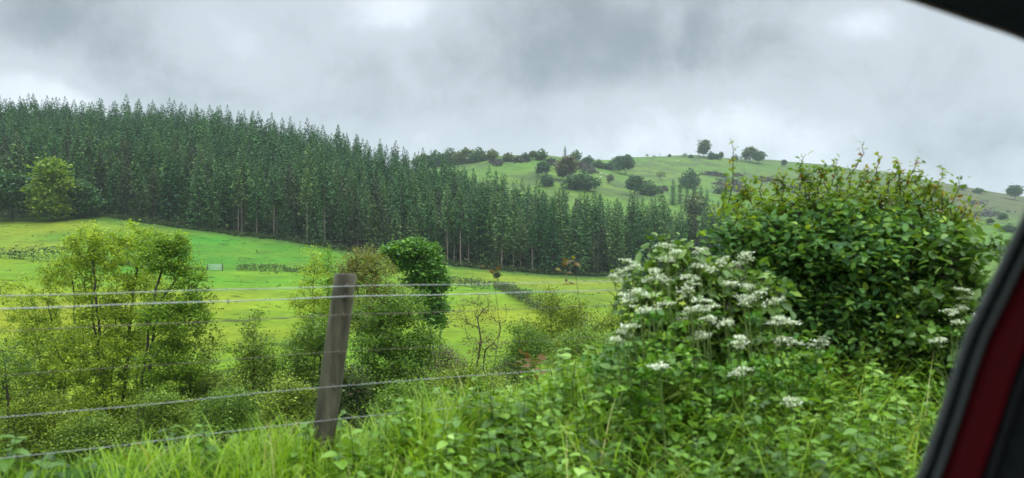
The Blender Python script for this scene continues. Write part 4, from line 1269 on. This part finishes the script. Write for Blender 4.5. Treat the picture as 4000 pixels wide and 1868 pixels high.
# cow parsley: every plant a thing with stems, umbels and ferny leaves
g_ = np.random.default_rng(301)
def parsley(px, py, Y, label, nu=5, spread=24):
    bx = PX(px + 6, Y); bz = gz(bx, Y); k = Y / FPX
    r_ = empty('cow_parsley', (bx, Y, bz), label, 'flower', 'cow parsley in front of the bush')
    stem = MB(); fl = MB(); lf = MB()
    top = (HOR - py) * k - bz
    heads = []
    for i in range(nu):
        hx = PX(px, Y) - bx + g_.normal(0, spread * .5) * k; hy = g_.normal(0, .16); hz = top - abs(g_.normal(0, 14)) * k - (0 if i == 0 else 4 * k)
        if i == 0: hx = PX(px, Y) - bx; hy = 0; hz = top
        j = (hx * .25, hy * .25, hz * .55)
        polytube(stem, [(0, 0, -.03), (j[0] * .5, j[1] * .5, hz * .3), j, (hx * .75, hy * .75, hz * .82), (hx, hy, hz - .045)], [.005, .0045, .004, .003, .002], 5)
        fl = MB(); nr = int(g_.integers(8, 14)); rad = g_.uniform(.026, .055); tl = g_.normal(0, .3, 2)
        for q in range(nr):
            a = q * 2.4 + g_.normal(0, .2); rr_ = rad * math.sqrt((q + .5) / nr) * g_.uniform(.75, 1.2)
            ex = hx + rr_ * math.cos(a); ey = hy + rr_ * math.sin(a); ez = hz + .006 - .25 * rr_ + g_.normal(0, .004) + tl[0] * (ex - hx) + tl[1] * (ey - hy)
            tubes(fl, [(hx, hy, hz - .045)], [(ex, ey, ez - .003)], .0011, .0008, 3, mi=1)
            m_ = 14; C = np.array([[ex, ey, ez]]) + g_.normal(0, 1, (m_, 3)) * [.0095, .0095, .004]
            d = g_.normal(0, 1, (m_, 3)); d[:, 2] *= .4
            up = np.array([[0, 0, 1.]]) + g_.normal(0, .4, (m_, 3))
            scatter(fl, KITE * [1.6, 1, 1] - [0, .5, 0], KF, C, frames(d, up), g_.uniform(.006, .0105, m_), np.clip(g_.normal(.5, .3, m_), 0, 1))
        link('umbel', fl.mesh('umbel', [M_flower, M_stem]), r_)
    for q in range(7):
        a = g_.uniform(0, 6.28); z = g_.uniform(.1, .75) * top
        C = np.array([[math.cos(a) * t_, math.sin(a) * t_, z + t_ * .4 - t_ * t_] for t_ in np.linspace(.04, .24, 7)])
        leaves(lf, C, 7, .02, .034, g_, RH, RF, .5, .1, .55)
    link('stems', stem.mesh('stems', M_stem), r_); link('leaves', lf.mesh('leaves', M_nettle), r_)


CP = [
 (632, 262, 3.9, 'cow parsley with the white flower heads farthest left near the wire ends'),
 (668, 246, 4.0, 'tall cow parsley just left of the bush top, highest white heads'),
 (700, 250, 4.0, 'cow parsley with pale heads against the dark foot of the big bush'),
 (655, 272, 3.8, 'cow parsley in the thick of the white flowers, left centre'),
 (690, 278, 3.7, 'broadest white flower head cluster in the middle of the cow parsley'),
 (722, 262, 4.1, 'cow parsley right of the broadest white cluster'),
 (745, 254, 4.2, 'upper right cow parsley overlapping the dark bush leaves'),
 (640, 292, 3.6, 'cow parsley hanging low at the left of the flower patch'),
 (748, 286, 3.9, 'cow parsley below the upper right flower heads'),
 (775, 300, 3.9, 'cow parsley leaning over the dark hollow of the bush'),
 (628, 325, 3.5, 'small low cow parsley with two heads beside the bottom wires'),
 (708, 308, 3.7, 'cow parsley with small heads under the broadest cluster'),
 (790, 322, 3.9, 'rightmost low cow parsley before the dark bush trunks'),
 (742, 370, 3.4, 'lone low cow parsley half sunk in the nettles'),
 (660, 366, 3.3, 'single white head low in the nettles left of the lone plant'),
 (727, 322, 3.7, 'cow parsley whose heads sit in shade below the flower patch'),
 (965, 290, 4.4, 'pale cow parsley heads beside the car pillar, upper plant'),
 (950, 312, 4.3, 'pale cow parsley at the right end of the bush, lower plant'),
 (618, 340, 3.6, 'small flower head lowest at the left edge of the patch'),
]
for k, (a, b, y, lb) in enumerate(CP):
    parsley(a, b, y, lb, nu=(1 if 'ingle' in lb or 'small flower head' in lb else 2 if 'two heads' in lb or 'lone low' in lb else 4))

# reddish leaved shoots standing by the fence
for (px, py, Y, lb) in [(574, 262, 3.9, 'thin shoot with reddish brown young leaves against the field edge'), (532, 356, 3.6, 'reddish brown dock stem beside the lower wires'),
                        (492, 268, 3.7, 'faint thin stem with a few pale leaves above the top wire')]:
    bx = PX(px + 4, Y); bz = gz(bx, Y); k = Y / FPX; H = (HOR - py) * k - bz
    r_ = empty('young_shoot', (bx, Y, bz), lb, 'plant')
    mb = MB(); polytube(mb, [(0, 0, -.03), (-.03, 0, H * .35), (.02, .01, H * .7), (PX(px, Y) - bx, 0, H)], [.002, .0018, .0015, .001], 5); link('stem', mb.mesh('stem', M_twig), r_)
    mb = MB(); few = 'faint' in lb
    C = np.array([(PX(px, Y) - bx + g_.normal(0, .03 * (not few)), g_.normal(0, .02), H - abs(g_.normal(0, .05))) for _ in range(3 if few else 5)])
    leaves(mb, C, 2 if few else 4, .02, .026 if few else .04, g_, LV, LF, .6, .1, .4); link('leaves', mb.mesh('leaves', M_red), r_)

# grass of the bank: blades as bent tapering strips
def blade_template(bend=.45):
    V = []; F = []
    for i in range(5):
        t_ = i / 4; ww = .5 * (1 - t_) ** .6 if i < 4 else .02
        V += [(-ww, bend * t_ * t_, t_ * (1 - .25 * t_)), (ww, bend * t_ * t_, t_ * (1 - .25 * t_))]
    for i in range(4): F.append((2 * i, 2 * i + 1, 2 * i + 3, 2 * i + 2))
    return np.array(V), np.array(F)


BV, BF = blade_template()
g_ = np.random.default_rng(404)


def zrot(a, tilt, g_):
    n_ = len(a); ca, sa = np.cos(a), np.sin(a)
    Rz = np.zeros((n_, 3, 3)); Rz[:, 0, 0] = ca; Rz[:, 0, 1] = -sa; Rz[:, 1, 0] = sa; Rz[:, 1, 1] = ca; Rz[:, 2, 2] = 1
    ct, st = np.cos(tilt), np.sin(tilt)
    Rx = np.zeros((n_, 3, 3)); Rx[:, 0, 0] = 1; Rx[:, 1, 1] = ct; Rx[:, 1, 2] = st; Rx[:, 2, 1] = -st; Rx[:, 2, 2] = ct
    return Rz @ Rx


def bank_points(n_, s0, s1, x0, x1):
    x = g_.uniform(x0, x1, n_); s = g_.uniform(s0, s1, n_)
    y = 3.6 + FSL * (x + .78) + s / FC
    ok_ = (y > 1.5) & (np.abs(x / y) < .85)
    x, y, s = x[ok_], y[ok_], s[ok_]
    return x, y, s


mb = MB()
x, y, s = bank_points(110000, -1.7, 2.2, -3.2, 5.5)
px = 512 + FPX * x / y
cl = fbm(x / .35, y / .35, 3)
keep = g_.random(len(x)) < np.clip(.75 + cl, .25, 1)
x, y, px, cl, s = x[keep], y[keep], px[keep], cl[keep], s[keep]
z, _ = terrain(x, y)
h = g_.uniform(.09, .24, len(x)) * (1 + 1.2 * np.clip(cl, -.4, .6)) * (1 + .6 * smooth(px, 150, 600)) * (1 - .35 * smooth(s, .6, 1.6))
scatter(mb, BV, BF, np.stack([x, y, z - .01], 1), zrot(g_.uniform(0, 6.28, len(x)), g_.normal(.15, .3, len(x)), g_),
        np.stack([g_.uniform(.004, .009, len(x)), h, h], 1), np.clip(g_.normal(.5, .2, len(x)) + cl * .4, 0, 1))
tag(link('grass', mb.mesh('grass', M_grass)), 'long fresh green grass on the road bank under the fence', 'grass', kind='stuff')

# nettles and other broad leaves, thickening to the right
mb = MB()
x, y, s = bank_points(4600, -1.7, 1.7, -3.0, 5.5)
px = 512 + FPX * x / y
den = np.interp(px, [-50, 140, 300, 450, 560, 700, 1000], [.06, .16, .30, .60, .85, 1, 1])
keep = g_.random(len(x)) < den
x, y, px, s = x[keep], y[keep], px[keep], s[keep]
hh = np.interp(px, [0, 300, 450, 600, 800, 1000], [.16, .20, .30, .44, .50, .46]) * g_.uniform(.6, 1.15, len(x)) * (1 - .3 * smooth(s, .4, 1.5)) * np.interp(y, [1.8, 2.6, 3.2], [.75, .85, 1])
z, _ = terrain(x, y)
st = MB()
P = []; D = []; Sz = []; T = []; UP = []
for a, b, c_, H in zip(x, y, z, hh):
    lean = g_.normal(0, .12, 2)
    tubes(st, [(a, b, c_ - .02)], [(a + lean[0] * H, b + lean[1] * H, c_ + H)], .003, .0015, 4)
    nl = int(H / .04) + 2; a0 = g_.uniform(0, 6.28)
    sz0 = g_.uniform(.035, .095); tm_ = g_.normal(.45, .12) + .55 * float(fbm(np.array([a / .3]), np.array([b / .3]), 2)[0])
    for q in range(nl):
        t_ = .12 + .88 * q / nl
        for o_ in (0, math.pi):
            aa = a0 + q * 1.57 + o_ + g_.normal(0, .2)
            P.append((a + lean[0] * H * t_, b + lean[1] * H * t_, c_ + H * t_)); D.append((math.cos(aa), math.sin(aa), g_.uniform(-.5, .45)))
            Sz.append(sz0 * g_.uniform(.7, 1.3) * (1.25 - .6 * t_)); T.append(np.clip(tm_ + g_.normal(0, .12) + .2 * (t_ - .5), 0, 1))
P = np.array(P); D = np.array(D)
scatter(mb, LV, LF, P, frames(D, np.array([[0, 0, 1.]]) + g_.normal(0, .25, P.shape)), np.array(Sz), np.array(T))
mb.v += []
o = link('nettles', mb.mesh('nettles', M_nettle))
tag(o, 'thick green nettles and leafy weeds covering the bank on the right', 'nettles', kind='stuff')
link('nettle_stems', st.mesh('nettle_stems', M_stem), o)

# rough weeds and brambles on the slope falling to the stream
mb = MB()
x = g_.uniform(-24, 16, 30000); y = 4.5 + 34 * g_.random(30000) ** 1.3
px = 512 + FPX * x / y; sv = s_of(x, y)
keep = (px > -60) & (px < 700) & (sv > .9) & (g_.random(len(x)) < .35 + 1.2 * np.clip(fbm(x / 2, y / 2, 3) + .2, 0, 1))
x, y = x[keep], y[keep]
z, _ = terrain(x, y)
hb = .12 + .5 * np.clip(fbm(x / 1.6 + 7, y / 1.6, 3) + .3, 0, 1)
C = np.stack([x, y, z + hb * g_.random(len(x))], 1)
leaves(mb, C, 7, .13, .10, g_, tint_mu=.42)
tag(link('bank_weeds', mb.mesh('bank_weeds', M_alder_d)), 'rough weeds and low brambles on the slope down to the stream', 'weeds', kind='stuff')

# longer arching grass among the nettles
mb = MB()
x, y, s = bank_points(15000, -1.7, 1.0, -1.5, 5.0)
z, _ = terrain(x, y); px = 512 + FPX * x / y
h = g_.uniform(.22, .60, len(x)) * np.interp(px, [200, 450, 620, 800], [.45, .6, 1.1, 1.25])
BV2, BF2 = blade_template(.9)
scatter(mb, BV2, BF2, np.stack([x, y, z], 1), zrot(g_.uniform(0, 6.28, len(x)), g_.normal(.2, .25, len(x)), g_), np.stack([g_.uniform(.005, .010, len(x)), h, h], 1), np.clip(g_.normal(.7, .2, len(x)), 0, 1))
tag(link('tall_grass', mb.mesh('tall_grass', M_grass)), 'long arching grass blades growing up through the nettles', 'grass', kind='stuff')

# ------------------------------------------------------------------ the car the photo is taken from
M_seal = noise_mat('rubber_seal', (.085, .09, .10), (.12, .125, .14), 60, .55, .05, spec=.4)
M_sealin = noise_mat('black_rubber', (.012, .012, .016), (.02, .02, .026), 60, .6, .05)
M_red = noise_mat('red_paint', (.11, .004, .009), (.145, .005, .012), 5, .5, 0, spec=.10)
M_trim = noise_mat('black_trim', (.018, .020, .022), (.030, .032, .034), 150, .85, .3, spec=.2)
M_lining = noise_mat('dark_lining', (.030, .040, .050), (.045, .058, .068), 120, .9, .2, spec=.2)
M_chrome = noise_mat('roof_edge_strip', (.20, .14, .14), (.26, .19, .19), 20, .5, 0, spec=.5)
YC = 0.95
car = empty('car', (.62, YC, -.3), 'red car seen from inside, its window pillar and roof edge framing the view at right', 'car')
cb = np.array(car.location)


def cp(px, py, dy=0.0): return np.array([(px - 512) / FPX * YC, YC + dy, (HOR - py) / FPX * YC])


ctrl = [(820, 700), (880, 565), (920, 478), (941, 420), (968, 339), (994, 284), (1024, 222), (1052, 168), (1074, 118), (1076, 86), (1060, 64), (1024, 42), (965, 21), (900, -1), (800, -33), (650, -72), (450, -100), (100, -120)]
C0 = np.array([cp(*a) for a in ctrl])


def crom(P, m_=10):
    out_ = []
    for i in range(len(P) - 1):
        p0 = P[max(i - 1, 0)]; p1 = P[i]; p2 = P[i + 1]; p3 = P[min(i + 2, len(P) - 1)]
        for k in range(m_):
            t_ = k / m_
            out_.append(.5 * ((2 * p1) + (-p0 + p2) * t_ + (2 * p0 - 5 * p1 + 4 * p2 - p3) * t_ * t_ + (-p0 + 3 * p1 - 3 * p2 + p3) * t_ ** 3))
    out_.append(P[-1]); return np.array(out_)


CC = crom(C0)
Tn = norm(np.gradient(CC, axis=0)); NO = np.stack([Tn[:, 2], np.zeros(len(Tn)), -Tn[:, 0]], 1)   # outward, away from the opening
PXM = 1.2 / 1000 * YC / .95


def band(name, prof, mat_, i0=0, i1=None, sm=True):
    """prof: list of (outward mm-in-pixels, y offset m)"""
    i1 = i1 or len(CC)
    mb = MB(); sl = slice(i0, i1)
    L_ = CC[sl]; Nn = NO[sl]; m_ = len(prof); n_ = len(L_)
    V = np.stack([L_ + Nn * (a * PXM) + np.array([0, b, 0]) for a, b in prof], 1) - cb
    F = []
    for i in range(n_ - 1):
        for j in range(m_ - 1):
            F.append((i * m_ + j, i * m_ + j + 1, (i + 1) * m_ + j + 1, (i + 1) * m_ + j))
    mb.add(V.reshape(-1, 3), np.array(F))
    return link(name, mb.mesh(name, mat_, sm), car)


def rnd(a, b, y0, h_, n_=8):
    return [(a + (b - a) * (.5 - .5 * math.cos(math.pi * i / n_)), y0 - h_ * math.sin(math.pi * i / n_)) for i in range(n_ + 1)]


IP = 100   # index where pillar passes into the roof rail
band('window_seal', rnd(0, 8, 0.01, .008) + rnd(8.3, 24, 0.012, .012), M_seal, 0, IP)
band('seal_groove', [(6.5, .0), (7, .004), (9, .004), (9.5, .0)], M_sealin, 0, IP)
band('door_frame', [(22, .03), (23, .004)] + rnd(24, 56, -.002, .010) + [(57, .004), (58, .03)], M_red, 0, IP - 8)
band('frame_gasket', [(55, .01)] + rnd(56, 66, -.004, .008) + [(67, .01)], M_sealin, 0, IP - 8)
band('interior_trim', [(65, .0), (67, -.012), (75, -.020), (120, -.024), (260, -.03), (420, -.02), (430, .1)], M_trim, 0, IP - 8)
band('roof_edge', rnd(0, 3.4, -.002, .005), M_chrome, IP - 14, None)
band('roof_lining', [(3.2, .0), (5, -.008), (24, -.02), (60, -.05), (140, -.12), (200, -.30), (230, -.9), (235, -1.5)], M_lining, IP - 14, None)
# roof skin and lower door so the frame is shaded as inside a car
mb = MB(); box(mb, np.array([.1, 0.15, .66]) - cb, (2.6, 1.9, .04)); link('roof', mb.mesh('roof', M_red), car)
mb = MB(); box(mb, np.array([.1, YC + .03, -.82]) - cb, (3.0, .08, .6)); link('door', mb.mesh('door', M_red), car)

# ------------------------------------------------------------------ haze
mb = MB(); box(mb, (0, 150, 80), (3400, 3400, 330))
hm, t = mat_base('haze')
n = t.nodes.new; o = n('ShaderNodeOutputMaterial'); vol = n('ShaderNodeVolumePrincipled')
vol.inputs['Color'].default_value = (.80, .90, .97, 1); vol.inputs['Density'].default_value = .00017
vol.inputs['Anisotropy'].default_value = 0.1
t.links.new(vol.outputs[0], o.inputs['Volume'])
USE_HAZE = True
if USE_HAZE:
    hz = link('haze', mb.mesh('haze', hm)); tag(hz, 'thin damp valley haze', 'haze', kind='stuff')
